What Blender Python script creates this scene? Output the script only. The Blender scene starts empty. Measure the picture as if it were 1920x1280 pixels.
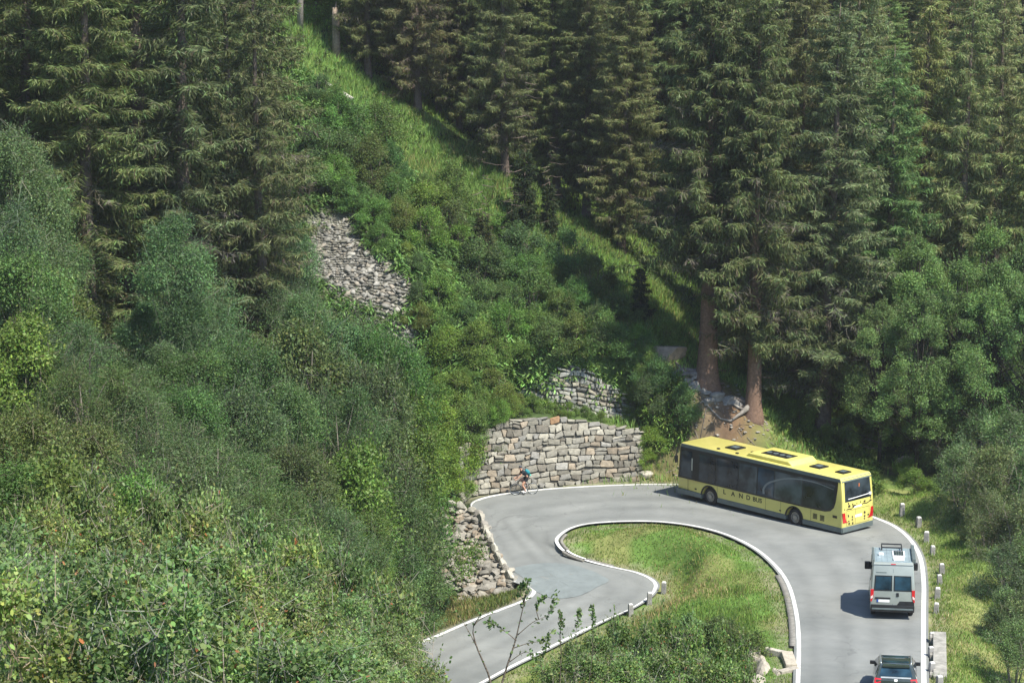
import bpy, bmesh, math, random
import numpy as np
from mathutils import Vector, Matrix

random.seed(7)
rng = np.random.default_rng(7)
scene = bpy.context.scene
COL = scene.collection
PI = math.pi
R = math.radians

# ------------------------------------------------------------------ camera
CAMZ, PITCH, FPX = 34.0, R(10.5), 4600.0
CP, SP = math.cos(PITCH), math.sin(PITCH)


def ray(px, py):
    cx, cy = (px - 960.0) / FPX, -(py - 640.0) / FPX
    return np.array([cx, CP + cy * SP, -SP + cy * CP])


def at_z(px, py, z):
    d = ray(px, py)
    t = (z - CAMZ) / d[2]
    return np.array([d[0] * t, d[1] * t, z])


def at_y(px, py, Y):
    d = ray(px, py)
    t = Y / d[1]
    return np.array([d[0] * t, Y, CAMZ + d[2] * t])


def project(p):
    x, y, z = p[0], p[1], p[2] - CAMZ
    depth = y * CP - z * SP
    up = y * SP + z * CP
    return 960 + FPX * x / depth, 640 - FPX * up / depth


cam_data = bpy.data.cameras.new("camera")
cam = bpy.data.objects.new("camera", cam_data)
COL.objects.link(cam)
cam.location = (0, 0, CAMZ)
cam.rotation_euler = (PI / 2 - PITCH, 0, 0)
cam_data.sensor_width = 36.0
cam_data.lens = FPX / 1920 * 36.0
cam_data.clip_end = 2000
scene.camera = cam

# ------------------------------------------------------------------ helpers


def tag(o, label=None, cat=None, group=None, kind=None):
    if label:
        o["label"] = label
    if cat:
        o["category"] = cat
    if group:
        o["group"] = group
    if kind:
        o["kind"] = kind
    return o


def empty(name, loc=(0, 0, 0), rz=0.0):
    o = bpy.data.objects.new(name, None)
    COL.objects.link(o)
    o.empty_display_size = 0.2
    o.location = loc
    o.rotation_euler = (0, 0, rz)
    return o


def link_mesh(name, me, mat=None, parent=None):
    o = bpy.data.objects.new(name, me)
    COL.objects.link(o)
    if mat is not None and len(me.materials) == 0:
        me.materials.append(mat)
    if parent is not None:
        o.parent = parent
    return o


def copy_tree(o, parent=None):
    c = o.copy()
    COL.objects.link(c)
    c.parent = parent
    for ch in list(o.children):
        copy_tree(ch, c)
    return c


def np_mesh(name, V, F, C=None, smooth=False):
    """V (n,3); F (m,k) constant k; C (n,3) point colours."""
    V = np.asarray(V, dtype=np.float32)
    F = np.asarray(F, dtype=np.int32)
    m, k = F.shape
    me = bpy.data.meshes.new(name)
    me.vertices.add(len(V))
    me.vertices.foreach_set("co", V.ravel())
    me.loops.add(m * k)
    me.loops.foreach_set("vertex_index", F.ravel())
    me.polygons.add(m)
    me.polygons.foreach_set("loop_start", np.arange(0, m * k, k, dtype=np.int32))
    me.polygons.foreach_set("loop_total", np.full(m, k, dtype=np.int32))
    if smooth:
        me.polygons.foreach_set("use_smooth", np.ones(m, dtype=bool))
    if C is not None:
        a = me.color_attributes.new("Col", "FLOAT_COLOR", "POINT")
        c4 = np.ones((len(V), 4), dtype=np.float32)
        c4[:, :3] = C
        a.data.foreach_set("color", c4.ravel())
    me.update(calc_edges=True)
    me.validate()
    return me


class MB:
    """collects shapes and links them as one mesh object"""

    def __init__(self):
        self.v, self.f, self.c = [], [], []
        self.col = (1, 1, 1)

    def _add(self, vs, fs, col=None):
        o = len(self.v)
        self.v += [tuple(p) for p in vs]
        self.f += [tuple(i + o for i in f) for f in fs]
        self.c += [col or self.col] * len(vs)

    def box(self, x0, x1, y0, y1, z0, z1, bev=0.0, M=None, taper=None):
        bm = bmesh.new()
        vs = [bm.verts.new((x, y, z)) for z in (z0, z1) for y in (y0, y1) for x in (x0, x1)]
        for f in ((0, 2, 3, 1), (4, 5, 7, 6), (0, 1, 5, 4), (2, 6, 7, 3), (0, 4, 6, 2), (1, 3, 7, 5)):
            bm.faces.new([vs[i] for i in f])
        if taper:
            cx, cy = (x0 + x1) / 2, (y0 + y1) / 2
            for v in vs[4:]:
                v.co.x = cx + (v.co.x - cx) * taper
                v.co.y = cy + (v.co.y - cy) * taper
        if bev > 0:
            bmesh.ops.bevel(bm, geom=list(bm.edges), offset=bev, segments=2, affect='EDGES', profile=0.6)
        self.bm(bm, M)

    def bm(self, bm, M=None):
        bm.verts.ensure_lookup_table()
        bm.verts.index_update()
        vs = [(M @ v.co if M is not None else v.co.copy()) for v in bm.verts]
        self._add(vs, [[v.index for v in f.verts] for f in bm.faces])
        bm.free()

    def prism(self, pts, y0, y1, bev=0.0, axis='y', fn=None):
        """polygon pts (a,b) extruded along axis; fn maps a vertex to a new place"""
        bm = bmesh.new()
        def mk(a, b, t):
            return {'y': (a, t, b), 'x': (t, a, b), 'z': (a, b, t)}[axis]
        A = [bm.verts.new(mk(a, b, y0)) for a, b in pts]
        B = [bm.verts.new(mk(a, b, y1)) for a, b in pts]
        bm.faces.new(A)
        bm.faces.new(B[::-1])
        n = len(pts)
        for i in range(n):
            j = (i + 1) % n
            bm.faces.new((A[j], A[i], B[i], B[j]))
        bmesh.ops.recalc_face_normals(bm, faces=list(bm.faces))
        if bev > 0:
            eds = [e for e in bm.edges if len(e.link_faces) == 2 and e.calc_face_angle(0) > R(35)
                   and any(len(f.verts) == n for f in e.link_faces)]
            bmesh.ops.bevel(bm, geom=eds, offset=bev, segments=3, affect='EDGES', profile=0.5, clamp_overlap=True)
        if fn:
            for v in bm.verts:
                v.co = Vector(fn(v.co))
        self.bm(bm)

    def tube(self, pts, rad, n=8, cap=True):
        pts = [Vector(p) for p in pts]
        rs = rad if isinstance(rad, (list, tuple)) else [rad] * len(pts)
        vs, fs = [], []
        for i, p in enumerate(pts):
            d = (pts[min(i + 1, len(pts) - 1)] - pts[max(i - 1, 0)]).normalized()
            a = d.cross(Vector((0, 0, 1)))
            if a.length < 0.05:
                a = d.cross(Vector((0, 1, 0)))
            a.normalize()
            b = d.cross(a)
            for k in range(n):
                t = 2 * PI * k / n
                vs.append(p + (a * math.cos(t) + b * math.sin(t)) * rs[i])
        for i in range(len(pts) - 1):
            for k in range(n):
                k2 = (k + 1) % n
                fs.append((i * n + k, i * n + k2, (i + 1) * n + k2, (i + 1) * n + k))
        if cap:
            fs.append(tuple(range(n))[::-1])
            fs.append(tuple((len(pts) - 1) * n + k for k in range(n)))
        self._add(vs, fs)

    def lathe_y(self, prof, cx, cz, n=24):
        """profile (radius, y) revolved round a y-axis through (cx, cz)"""
        vs, fs = [], []
        for r, y in prof:
            for k in range(n):
                t = 2 * PI * k / n
                vs.append((cx + r * math.cos(t), y, cz + r * math.sin(t)))
        for i in range(len(prof) - 1):
            for k in range(n):
                k2 = (k + 1) % n
                fs.append((i * n + k, i * n + k2, (i + 1) * n + k2, (i + 1) * n + k))
        self._add(vs, fs)

    def rock(self, c, r, sq=(1, 1, 1), seed=None, sub=2, rz=0.0, flat=0.0):
        rr = random.Random(seed)
        bm = bmesh.new()
        bmesh.ops.create_icosphere(bm, subdivisions=sub, radius=1.0)
        ph = [rr.uniform(0, 6) for _ in range(9)]
        planes = [(Vector((rr.gauss(0, 1), rr.gauss(0, 1), rr.gauss(0, 1))).normalized(), rr.uniform(0.55, 0.9)) for _ in range(7)]
        cs, sn = math.cos(rz), math.sin(rz)
        for v in bm.verts:
            p = v.co
            k = 1 + 0.12 * math.sin(3 * p.x + ph[0]) + 0.12 * math.sin(4 * p.y + ph[1]) + 0.1 * math.sin(5 * p.z + ph[2])
            p = p * k
            for nrm, d in planes:
                e = p.dot(nrm) - d
                if e > 0:
                    p = p - nrm * e * 0.9
            x, y, z = p.x * r * sq[0], p.y * r * sq[1], p.z * r * sq[2]
            v.co = (c[0] + x * cs - y * sn, c[1] + x * sn + y * cs, c[2] + z)
        self.bm(bm)

    def build(self, name, mat, parent=None, smooth=False, angle=None):
        me = bpy.data.meshes.new(name)
        me.from_pydata(self.v, [], self.f)
        a = me.color_attributes.new("Col", "FLOAT_COLOR", "POINT")
        c4 = np.ones((len(self.v), 4), dtype=np.float32)
        c4[:, :3] = np.array(self.c, dtype=np.float32).reshape(-1, 3)
        a.data.foreach_set("color", c4.ravel())
        if smooth:
            me.polygons.foreach_set("use_smooth", np.ones(len(me.polygons), dtype=bool))
            if angle:
                try:
                    me.set_sharp_from_angle(angle=R(angle))
                except Exception:
                    pass
        me.update()
        return link_mesh(name, me, mat, parent)


# ------------------------------------------------------------------ materials
def _nt(name):
    m = bpy.data.materials.new(name)
    m.use_nodes = True
    nt = m.node_tree
    b = nt.nodes["Principled BSDF"]
    return m, nt, b


def lk(nt, a, b):
    nt.links.new(a, b)


def mixrgb(nt, kind, fac, a, b):
    n = nt.nodes.new("ShaderNodeMix")
    n.data_type = 'RGBA'
    n.blend_type = kind
    for val, sock in ((fac, n.inputs[0]), (a, n.inputs[6]), (b, n.inputs[7])):
        if isinstance(val, (int, float)):
            sock.default_value = val
        elif isinstance(val, tuple):
            sock.default_value = (*val, 1)
        else:
            lk(nt, val, sock)
    return n.outputs[2]


def noise(nt, scale, detail=4, rough=0.6, vec=None):
    n = nt.nodes.new("ShaderNodeTexNoise")
    n.inputs["Scale"].default_value = scale
    n.inputs["Detail"].default_value = detail
    n.inputs["Roughness"].default_value = rough
    if vec is not None:
        lk(nt, vec, n.inputs["Vector"])
    return n.outputs["Fac"]


def ramp(nt, fac, stops):
    n = nt.nodes.new("ShaderNodeValToRGB")
    cr = n.color_ramp
    while len(cr.elements) < len(stops):
        cr.elements.new(0.5)
    for e, (p, c) in zip(cr.elements, stops):
        e.position = p
        e.color = (*c, 1) if len(c) == 3 else c
    lk(nt, fac, n.inputs[0])
    return n.outputs[0]


def objcoord(nt):
    return nt.nodes.new("ShaderNodeTexCoord").outputs["Object"]


def paint(name, col, rough=0.4, metal=0.0, coat=0.0, dirt=0.12, scale=3.0, spec=0.5):
    m, nt, b = _nt(name)
    f = noise(nt, scale, 5, 0.6, objcoord(nt))
    d = tuple(c * (1 - 2.2 * dirt) for c in col)
    l = tuple(min(1, c * (1 + dirt)) for c in col)
    lk(nt, ramp(nt, f, [(0.3, d), (0.7, l)]), b.inputs["Base Color"])
    b.inputs["Roughness"].default_value = rough
    b.inputs["Metallic"].default_value = metal
    b.inputs["Coat Weight"].default_value = coat
    b.inputs["Specular IOR Level"].default_value = spec
    return m


def leafmat(name, translucent=0.28, rough=0.5, spec=0.25, jitter=0.25):
    m, nt, b = _nt(name)
    a = nt.nodes.new("ShaderNodeAttribute")
    a.attribute_name = "Col"
    oi = nt.nodes.new("ShaderNodeObjectInfo")
    c = mixrgb(nt, 'MULTIPLY', 1.0, a.outputs["Color"], oi.outputs["Color"])
    lk(nt, c, b.inputs["Base Color"])
    b.inputs["Roughness"].default_value = rough
    b.inputs["Specular IOR Level"].default_value = spec
    t = nt.nodes.new("ShaderNodeBsdfTranslucent")
    tc = mixrgb(nt, 'MULTIPLY', 1.0, c, (1.12, 1.2, 0.65))
    lk(nt, tc, t.inputs["Color"])
    mx = nt.nodes.new("ShaderNodeMixShader")
    mx.inputs[0].default_value = translucent
    lk(nt, b.outputs[0], mx.inputs[1])
    lk(nt, t.outputs[0], mx.inputs[2])
    lk(nt, mx.outputs[0], nt.nodes["Material Output"].inputs["Surface"])
    return m


def vcolmat(name, rough=0.85, scale=6.0, amt=0.35, bump=0.3, bscale=18.0, spec=0.25):
    """colour attribute broken up by noise, for stones, bark, soil"""
    m, nt, b = _nt(name)
    a = nt.nodes.new("ShaderNodeAttribute")
    a.attribute_name = "Col"
    co = objcoord(nt)
    f = noise(nt, scale, 6, 0.65, co)
    g = ramp(nt, f, [(0.25, (1 - amt,) * 3), (0.75, (1 + amt * 0.6,) * 3)])
    lk(nt, mixrgb(nt, 'MULTIPLY', 1.0, a.outputs["Color"], g), b.inputs["Base Color"])
    b.inputs["Roughness"].default_value = rough
    b.inputs["Specular IOR Level"].default_value = spec
    if bump:
        bp = nt.nodes.new("ShaderNodeBump")
        bp.inputs["Strength"].default_value = bump
        bp.inputs["Distance"].default_value = 0.05
        lk(nt, noise(nt, bscale, 5, 0.6, co), bp.inputs["Height"])
        lk(nt, bp.outputs[0], b.inputs["Normal"])
    return m


def glassmat(name, col=(0.022, 0.030, 0.036), rough=0.06, spec=0.5):
    m, nt, b = _nt(name)
    f = noise(nt, 1.3, 3, 0.5, objcoord(nt))
    lk(nt, ramp(nt, f, [(0.35, tuple(c * 0.4 for c in col)), (0.65, tuple(c * 2.0 for c in col))]), b.inputs["Base Color"])  # lighter patches in the base colour imitate reflections
    b.inputs["Roughness"].default_value = rough
    b.inputs["Specular IOR Level"].default_value = spec
    return m


M = {
    "leaf": leafmat("broadleaf", 0.36),
    "needle": leafmat("needles", 0.35, 0.6, 0.15),
    "blade": leafmat("grass blades", 0.35, 0.6, 0.15),
    "stone": vcolmat("wall stone", 0.9, 5.0, 0.4, 0.5, 14.0),
    "rubble": vcolmat("rubble stone", 0.9, 3.0, 0.3, 0.3, 10.0),
    "bark": vcolmat("bark", 0.95, 7.0, 0.5, 0.8, 16.0, 0.1),
    "terrain": vcolmat("soil and turf", 1.0, 0.9, 0.45, 0.6, 3.0, 0.05),
    "concrete": paint("concrete", (0.30, 0.29, 0.255), 0.9, dirt=0.2, scale=3.0),
    "kerb": paint("dark kerb concrete", (0.21, 0.20, 0.175), 0.9, dirt=0.16, scale=4.0),
    "yellow": paint("yellow paint", (0.66, 0.60, 0.165), 0.35, coat=0.3, dirt=0.05, scale=1.0),
    "grey_trim": paint("grey green trim", (0.11, 0.14, 0.14), 0.45, dirt=0.1),
    "black": paint("black plastic", (0.012, 0.013, 0.014), 0.45, dirt=0.2),
    "rubber": paint("tyre rubber", (0.016, 0.016, 0.017), 0.85, dirt=0.2, scale=8),
    "rim": paint("wheel metal", (0.36, 0.35, 0.33), 0.4, 0.6, dirt=0.2, scale=9),
    "glass": glassmat("dark window glass"),
    "glass_pale": glassmat("glass with painted reflection", (0.045, 0.058, 0.062), 0.1),  # paler base colour imitates reflections and the view behind the pane
    "glass_blue": glassmat("blue tinted glass", (0.012, 0.032, 0.05), 0.08),
    "red": paint("red lamp lens", (0.50, 0.015, 0.02), 0.2, coat=0.5, dirt=0.1),
    "clear": paint("clear lamp lens", (0.75, 0.62, 0.58), 0.2, coat=0.5, dirt=0.05),
    "amber": paint("amber display", (0.85, 0.22, 0.05), 0.5, dirt=0.05),
    "white": paint("white plastic", (0.75, 0.76, 0.74), 0.5, dirt=0.06),
    "plate_blue": paint("plate blue", (0.03, 0.08, 0.3), 0.5),
    "silver": paint("silver paint", (0.31, 0.345, 0.315), 0.35, 0.25, coat=0.4, dirt=0.06, scale=1.2),
    "van_roof": paint("van roof paint", (0.34, 0.43, 0.46), 0.4, 0.2, coat=0.3, dirt=0.08, scale=1.5),
    "solar": paint("solar cells", (0.02, 0.035, 0.055), 0.2, coat=0.6, dirt=0.2),
    "car_paint": paint("dark car paint", (0.05, 0.065, 0.06), 0.25, 0.3, coat=0.8, dirt=0.08),
    "alu": paint("satin metal", (0.5, 0.54, 0.53), 0.35, 0.7, dirt=0.08),
    "swoosh": paint("pale stripe", (0.20, 0.22, 0.22), 0.4, dirt=0.05),
    "skin": paint("skin", (0.55, 0.30, 0.20), 0.55, dirt=0.08, scale=12),
    "teal": paint("teal fabric", (0.015, 0.22, 0.26), 0.8, dirt=0.15, scale=20),
    "mint": paint("mint fabric", (0.12, 0.50, 0.40), 0.8, dirt=0.1, scale=20),
    "dark_cloth": paint("black fabric", (0.012, 0.013, 0.018), 0.85, dirt=0.2, scale=20),
    "sock": paint("white sock", (0.75, 0.75, 0.72), 0.8, dirt=0.06, scale=20),
    "helmet": paint("helmet shell", (0.05, 0.055, 0.065), 0.35, coat=0.4, dirt=0.1),
    "bike": paint("bike frame", (0.02, 0.022, 0.025), 0.35, coat=0.4),
    "letter": paint("dark lettering", (0.05, 0.05, 0.015), 0.6),
    "print": paint("dark brown print", (0.045, 0.035, 0.015), 0.6),
}


def asphalt():
    m, nt, b = _nt("asphalt")
    co = objcoord(nt)
    big = noise(nt, 0.22, 4, 0.55, co)
    mid = noise(nt, 1.4, 5, 0.6, co)
    fine = noise(nt, 34.0, 3, 0.7, co)
    a = ramp(nt, big, [(0.3, (0.168, 0.179, 0.172)), (0.7, (0.250, 0.259, 0.246))])
    c = mixrgb(nt, 'MULTIPLY', 0.8, a, ramp(nt, mid, [(0.25, (0.86, 0.87, 0.87)), (0.7, (1.05, 1.05, 1.04))]))
    c = mixrgb(nt, 'MULTIPLY', 0.6, c, ramp(nt, fine, [(0.3, (0.8, 0.8, 0.8)), (0.7, (1.12, 1.12, 1.12))]))
    # wheel tracks, tar seams: attribute "Col" carries the lengthwise wear
    at = nt.nodes.new("ShaderNodeAttribute")
    at.attribute_name = "Col"
    c = mixrgb(nt, 'MULTIPLY', 1.0, c, at.outputs["Color"])
    # fine cracks, some filled with tar
    vo = nt.nodes.new("ShaderNodeTexVoronoi")
    vo.feature = 'DISTANCE_TO_EDGE'
    vo.inputs["Scale"].default_value = 0.33
    wv = nt.nodes.new("ShaderNodeVectorMath")
    wn = nt.nodes.new("ShaderNodeTexNoise")
    wn.inputs["Scale"].default_value = 0.9
    wn.inputs["Detail"].default_value = 5
    lk(nt, co, wn.inputs["Vector"])
    wv.operation = 'MULTIPLY_ADD'
    lk(nt, wn.outputs["Color"], wv.inputs[0])
    wv.inputs[1].default_value = (2.2, 2.2, 0)
    lk(nt, co, wv.inputs[2])
    lk(nt, wv.outputs[0], vo.inputs["Vector"])
    crack = ramp(nt, vo.outputs["Distance"], [(0.0, (0.66,) * 3), (0.012, (1.0,) * 3)])
    c = mixrgb(nt, 'MULTIPLY', ramp(nt, noise(nt, 0.12, 3, 0.5, co), [(0.45, (0,) * 3), (0.6, (0.8,) * 3)]), c, crack)
    lk(nt, c, b.inputs["Base Color"])
    b.inputs["Roughness"].default_value = 0.88
    b.inputs["Specular IOR Level"].default_value = 0.3
    bp = nt.nodes.new("ShaderNodeBump")
    bp.inputs["Strength"].default_value = 0.25
    bp.inputs["Distance"].default_value = 0.01
    lk(nt, fine, bp.inputs["Height"])
    lk(nt, bp.outputs[0], b.inputs["Normal"])
    return m


def worn_paint():
    m, nt, b = _nt("worn road paint")
    co = objcoord(nt)
    f = noise(nt, 3.2, 8, 0.78, co)
    g = noise(nt, 0.8, 4, 0.6, co)
    base = ramp(nt, g, [(0.3, (0.48, 0.48, 0.445)), (0.65, (0.70, 0.70, 0.67))])
    c = mixrgb(nt, 'MIX', ramp(nt, f, [(0.37, (0.85,) * 3), (0.46, (0,) * 3)]), base, (0.33, 0.33, 0.30))
    lk(nt, c, b.inputs["Base Color"])
    b.inputs["Roughness"].default_value = 0.75
    return m


M["white_line"] = worn_paint()
M["asphalt"] = asphalt()
M["patch"] = paint("asphalt patch", (0.158, 0.182, 0.180), 0.85, dirt=0.08, scale=1.5)

# ------------------------------------------------------------------ light
SUN_EL, SUN_AZ = R(57), R(135)        # azimuth clockwise from +Y
sdir = Vector((math.sin(SUN_AZ) * math.cos(SUN_EL), math.cos(SUN_AZ) * math.cos(SUN_EL), math.sin(SUN_EL)))
sl = bpy.data.lights.new("sun", 'SUN')
sl.energy = 4.8
sl.angle = R(0.5)
sl.color = (1.0, 0.94, 0.83)
so = bpy.data.objects.new("sun", sl)
COL.objects.link(so)
so.rotation_euler = sdir.to_track_quat('Z', 'Y').to_euler()
so.location = (40, 60, 120)
w = bpy.data.worlds.new("World")
scene.world = w
w.use_nodes = True
bg = w.node_tree.nodes["Background"]
sky = w.node_tree.nodes.new("ShaderNodeTexSky")
sky.sky_type = 'NISHITA'
sky.sun_disc = False
sky.sun_elevation = SUN_EL
sky.sun_rotation = SUN_AZ
sky.altitude = 1500
lk(w.node_tree, sky.outputs[0], bg.inputs[0])
bg.inputs[1].default_value = 0.15
scene.view_settings.view_transform = 'Standard'
scene.view_settings.look = 'None'
scene.view_settings.gamma = 1.0
scene.view_settings.exposure = 0.88
scene.cycles.max_bounces = 5
scene.cycles.diffuse_bounces = 3
scene.cycles.glossy_bounces = 2
scene.cycles.transmission_bounces = 3
# ------------------------------------------------------------------ road
PAIRS = [
    (1490, 1330, 1737, 1330, 1.8), (1492, 1280, 1737, 1280, 1.5), (1494, 1200, 1736, 1200, 1.1),
    (1488, 1140, 1736, 1140, 0.8), (1470, 1085, 1736, 1090, 0.5), (1430, 1040, 1728, 1040, 0.3),
    (1380, 1010, 1700, 1000, 0.15), (1320, 990, 1650, 972, 0.05), (1250, 979, 1540, 940, 0.0),
    (1180, 977, 1400, 915, 0.0), (1110, 981, 1265, 907, 0.0), (1075, 989, 1140, 909, 0.0),
    (1056, 1000, 1010, 917, -0.05), (1047, 1010, 920, 929, -0.15), (1048, 1018, 884, 943, -0.22),
    (1058, 1030, 892, 962, -0.32), (1077, 1041, 908, 992, -0.48), (1110, 1052, 935, 1045, -0.75),
    (1150, 1062, 958, 1084, -0.95), (1195, 1072, 976, 1093, -1.08), (1224, 1085, 992, 1100, -1.18), (1233, 1099, 998, 1108, -1.25),
    (1220, 1118, 985, 1122, -1.4), (1185, 1140, 940, 1140, -1.55), (1140, 1160, 880, 1163, -1.7),
    (1080, 1190, 830, 1185, -1.85), (1020, 1220, 780, 1205, -2.0), (960, 1250, 730, 1225, -2.1),
    (905, 1280, 680, 1248, -2.2), (840, 1315, 620, 1275, -2.4), (720, 1370, 510, 1320, -2.8)]
IN = np.array([at_z(a, b, z) for a, b, c, d, z in PAIRS])
OUT = np.array([at_z(c, d, z) for a, b, c, d, z in PAIRS])


def catmull(P, n):
    P = np.asarray(P, float)
    Q = np.vstack([2 * P[0] - P[1], P, 2 * P[-1] - P[-2]])
    u = np.linspace(0, len(P) - 1 - 1e-6, n)
    i = u.astype(int)
    t = (u - i)[:, None]
    a, b, c, d = Q[i], Q[i + 1], Q[i + 2], Q[i + 3]
    return 0.5 * (2 * b + (c - a) * t + (2 * a - 5 * b + 4 * c - d) * t ** 2 + (3 * b - a - 3 * c + d) * t ** 3)


NR = 420
PX = catmull(np.array(PAIRS, float), NR)
for _ in range(700):
    PX[1:-1, 4] = 0.25 * PX[:-2, 4] + 0.5 * PX[1:-1, 4] + 0.25 * PX[2:, 4]
IN_S = np.array([at_z(q[0], q[1], q[4]) for q in PX])
OUT_S = np.array([at_z(q[2], q[3], q[4]) for q in PX])
for _ in range(8):
    for A in (IN_S, OUT_S):
        A[1:-1] = 0.25 * A[:-2] + 0.5 * A[1:-1] + 0.25 * A[2:]


def sheet(name, A, B, lift, mat, nw=1, cols=None, ext=0.0):
    """ribbon between polylines A and B"""
    ts = np.linspace(0, 1, nw + 1)
    V = np.concatenate([(A * (1 - t) + B * t) for t in ts]).astype(float)
    V[:, 2] += lift
    n = len(A)
    F = []
    for k in range(nw):
        i = np.arange(n - 1)
        F.append(np.stack([k * n + i, k * n + i + 1, (k + 1) * n + i + 1, (k + 1) * n + i], 1))
    C = None
    if cols is not None:
        C = np.concatenate([np.repeat(np.array(cols(t))[None, :], n, 0) for t in ts])
    me = np_mesh(name, V, np.concatenate(F), C, True)
    o = link_mesh(name, me, mat)
    return o


def unit(v):
    return v / np.maximum(np.linalg.norm(v, axis=-1, keepdims=True), 1e-9)


ACROSS = unit(OUT_S - IN_S)


def wear(t):
    lane = 0.94 + 0.07 * math.exp(-((t - 0.5) / 0.06) ** 2)
    tr = sum(math.exp(-((t - c) / 0.05) ** 2) for c in (0.15, 0.38, 0.62, 0.85))
    g = lane * (1.0 - 0.12 * tr) * (0.93 + 0.07 * min(1, min(t, 1 - t) / 0.06))
    return (g, g, g * 1.0)


road = sheet("road", IN_S - ACROSS * 0.12, OUT_S + ACROSS * 0.12, 0.0, M["asphalt"], 40, wear)
tag(road, "grey asphalt road winding through the tight hairpin bend", "road", kind="structure")
LW = 0.21


def line_edges(S, sgn, w0=LW):
    T = unit(np.gradient(S, axis=0))
    N = np.stack([-T[:, 1], T[:, 0], 0 * T[:, 0]], 1)
    s = np.sign(np.sum(N * ACROSS, 1))[:, None]
    return S, S + N * s * sgn * w0


a, b = line_edges(IN_S, 1, 0.18)
o = sheet("road_marking", a, b, 0.006, M["white_line"])
tag(o, "white edge line round the inside of the hairpin", "road marking", kind="structure")
a, b = line_edges(OUT_S, -1)
o = sheet("road_marking", a, b, 0.006, M["white_line"])
tag(o, "white edge line along the outside of the hairpin", "road marking", kind="structure")

# darker repaired patch on the left leg
pp = [(955, 1066), (1010, 1056), (1075, 1060), (1140, 1085), (1120, 1100), (1085, 1117), (1040, 1122), (1008, 1110), (985, 1085)]


def road_z(x, y):
    d = (ROADC[:, 0] - x) ** 2 + (ROADC[:, 1] - y) ** 2
    return ROADC[np.argmin(d), 2]


ROADC = np.concatenate([IN_S * (1 - t) + OUT_S * t for t in np.linspace(0, 1, 13)])


def on_road(px, py):
    z = 0.0
    for _ in range(8):
        p = at_z(px, py, z)
        z = road_z(p[0], p[1])
    return at_z(px, py, z)


def poly_mask(P, x, y, _):
    """inside test of points x,y against a polygon in the ground plane"""
    P = np.asarray(P)
    inside = np.zeros(len(x), bool)
    j = len(P) - 1
    for i in range(len(P)):
        xi, yi, xj, yj = P[i, 0], P[i, 1], P[j, 0], P[j, 1]
        inside ^= ((yi > y) != (yj > y)) & (x < (xj - xi) * (y - yi) / (yj - yi + 1e-12) + xi)
        j = i
    return inside


# ------------------------------------------------------------------ terrain
CT = []


def cz(*pts):
    for px, py, z in pts:
        CT.append(at_z(px, py, z))


def cy(*pts):
    for px, py, Y in pts:
        CT.append(at_y(px, py, Y))


def cw(*pts):
    for p in pts:
        CT.append(np.array(p, float))


cz((1200, 1015, 0.2), (1300, 1040, 0.35), (1400, 1070, 0.5), (1430, 1140, 0.75), (1430, 1230, 1.0), (1330, 1120, 0.2),
   (1250, 1070, -0.6), (1280, 1180, -0.2), (1200, 1230, -0.5), (1350, 1250, 0.6), (1100, 1260, -1.5), (1240, 1125, -1.1), (1000, 1290, -2.0))
cz((1800, 1110, 1.0), (1790, 1190, 1.0), (1800, 1270, 1.2), (1860, 1150, 0.5), (1900, 1240, -0.3), (1860, 1050, 0.8), (1760, 1010, 0.5), (1950, 1100, -0.5))
cy((1700, 940, 132.5), (1640, 890, 138), (1560, 850, 141), (1480, 820, 141), (1800, 900, 137), (1900, 950, 128), (1800, 850, 144), (1930, 850, 146), (1650, 790, 150))
cy((880, 815, 138.5), (960, 775, 138.8), (1080, 775, 139.6), (1200, 790, 139.6), (830, 770, 140.5), (1240, 830, 138.6))
cy((800, 690, 143), (1000, 690, 141.5), (1080, 690, 141.8), (1150, 700, 141.6), (1250, 690, 142), (1330, 725, 142), (1410, 780, 140.6), (1300, 790, 139.6), (1240, 760, 140.5))
cy((780, 600, 144), (780, 500, 147), (600, 500, 146), (620, 420, 148.5), (900, 560, 147), (900, 420, 154), (1080, 480, 152.5), (1180, 600, 147), (1050, 600, 145),
   (640, 300, 154), (780, 300, 158), (680, 200, 161), (900, 650, 143))
cy((600, 60, 169), (720, 190, 164), (800, 250, 161.5), (870, 310, 159.5), (950, 360, 158), (1020, 405, 156.5), (1120, 470, 153.5), (1180, 525, 151), (1250, 605, 147.5))
cy((690, 110, 177), (800, 190, 172), (945, 300, 167), (1080, 400, 161), (1220, 530, 155), (1380, 690, 147), (1470, 740, 146))
cw((0, 185, 22.5), (15, 185, 20), (30, 180, 14), (25, 160, 6), (35, 160, 5), (45, 160, 6), (0, 205, 29), (25, 205, 24), (45, 205, 22), (-12, 190, 28))
cw((-5.5, 98, 1), (-4, 108, -1.5), (-10, 90, 4), (-12, 78, 8), (-6, 80, 4), (-12, 112, 3.5), (-20, 112, 8.5), (-10, 124, 2.5), (-16, 124, 6), (-25, 95, 10), (-30, 125, 13),
   (-12, 135, 6), (-20, 140, 13), (-22, 155, 20), (-30, 170, 30), (-45, 130, 22), (-45, 100, 18), (-7, 130, 0.5), (-5, 135, 2.5))
cz((880, 1140, -1.9), (830, 1130, -2.3), (800, 1160, -2.4), (760, 1120, -2.6))
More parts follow.
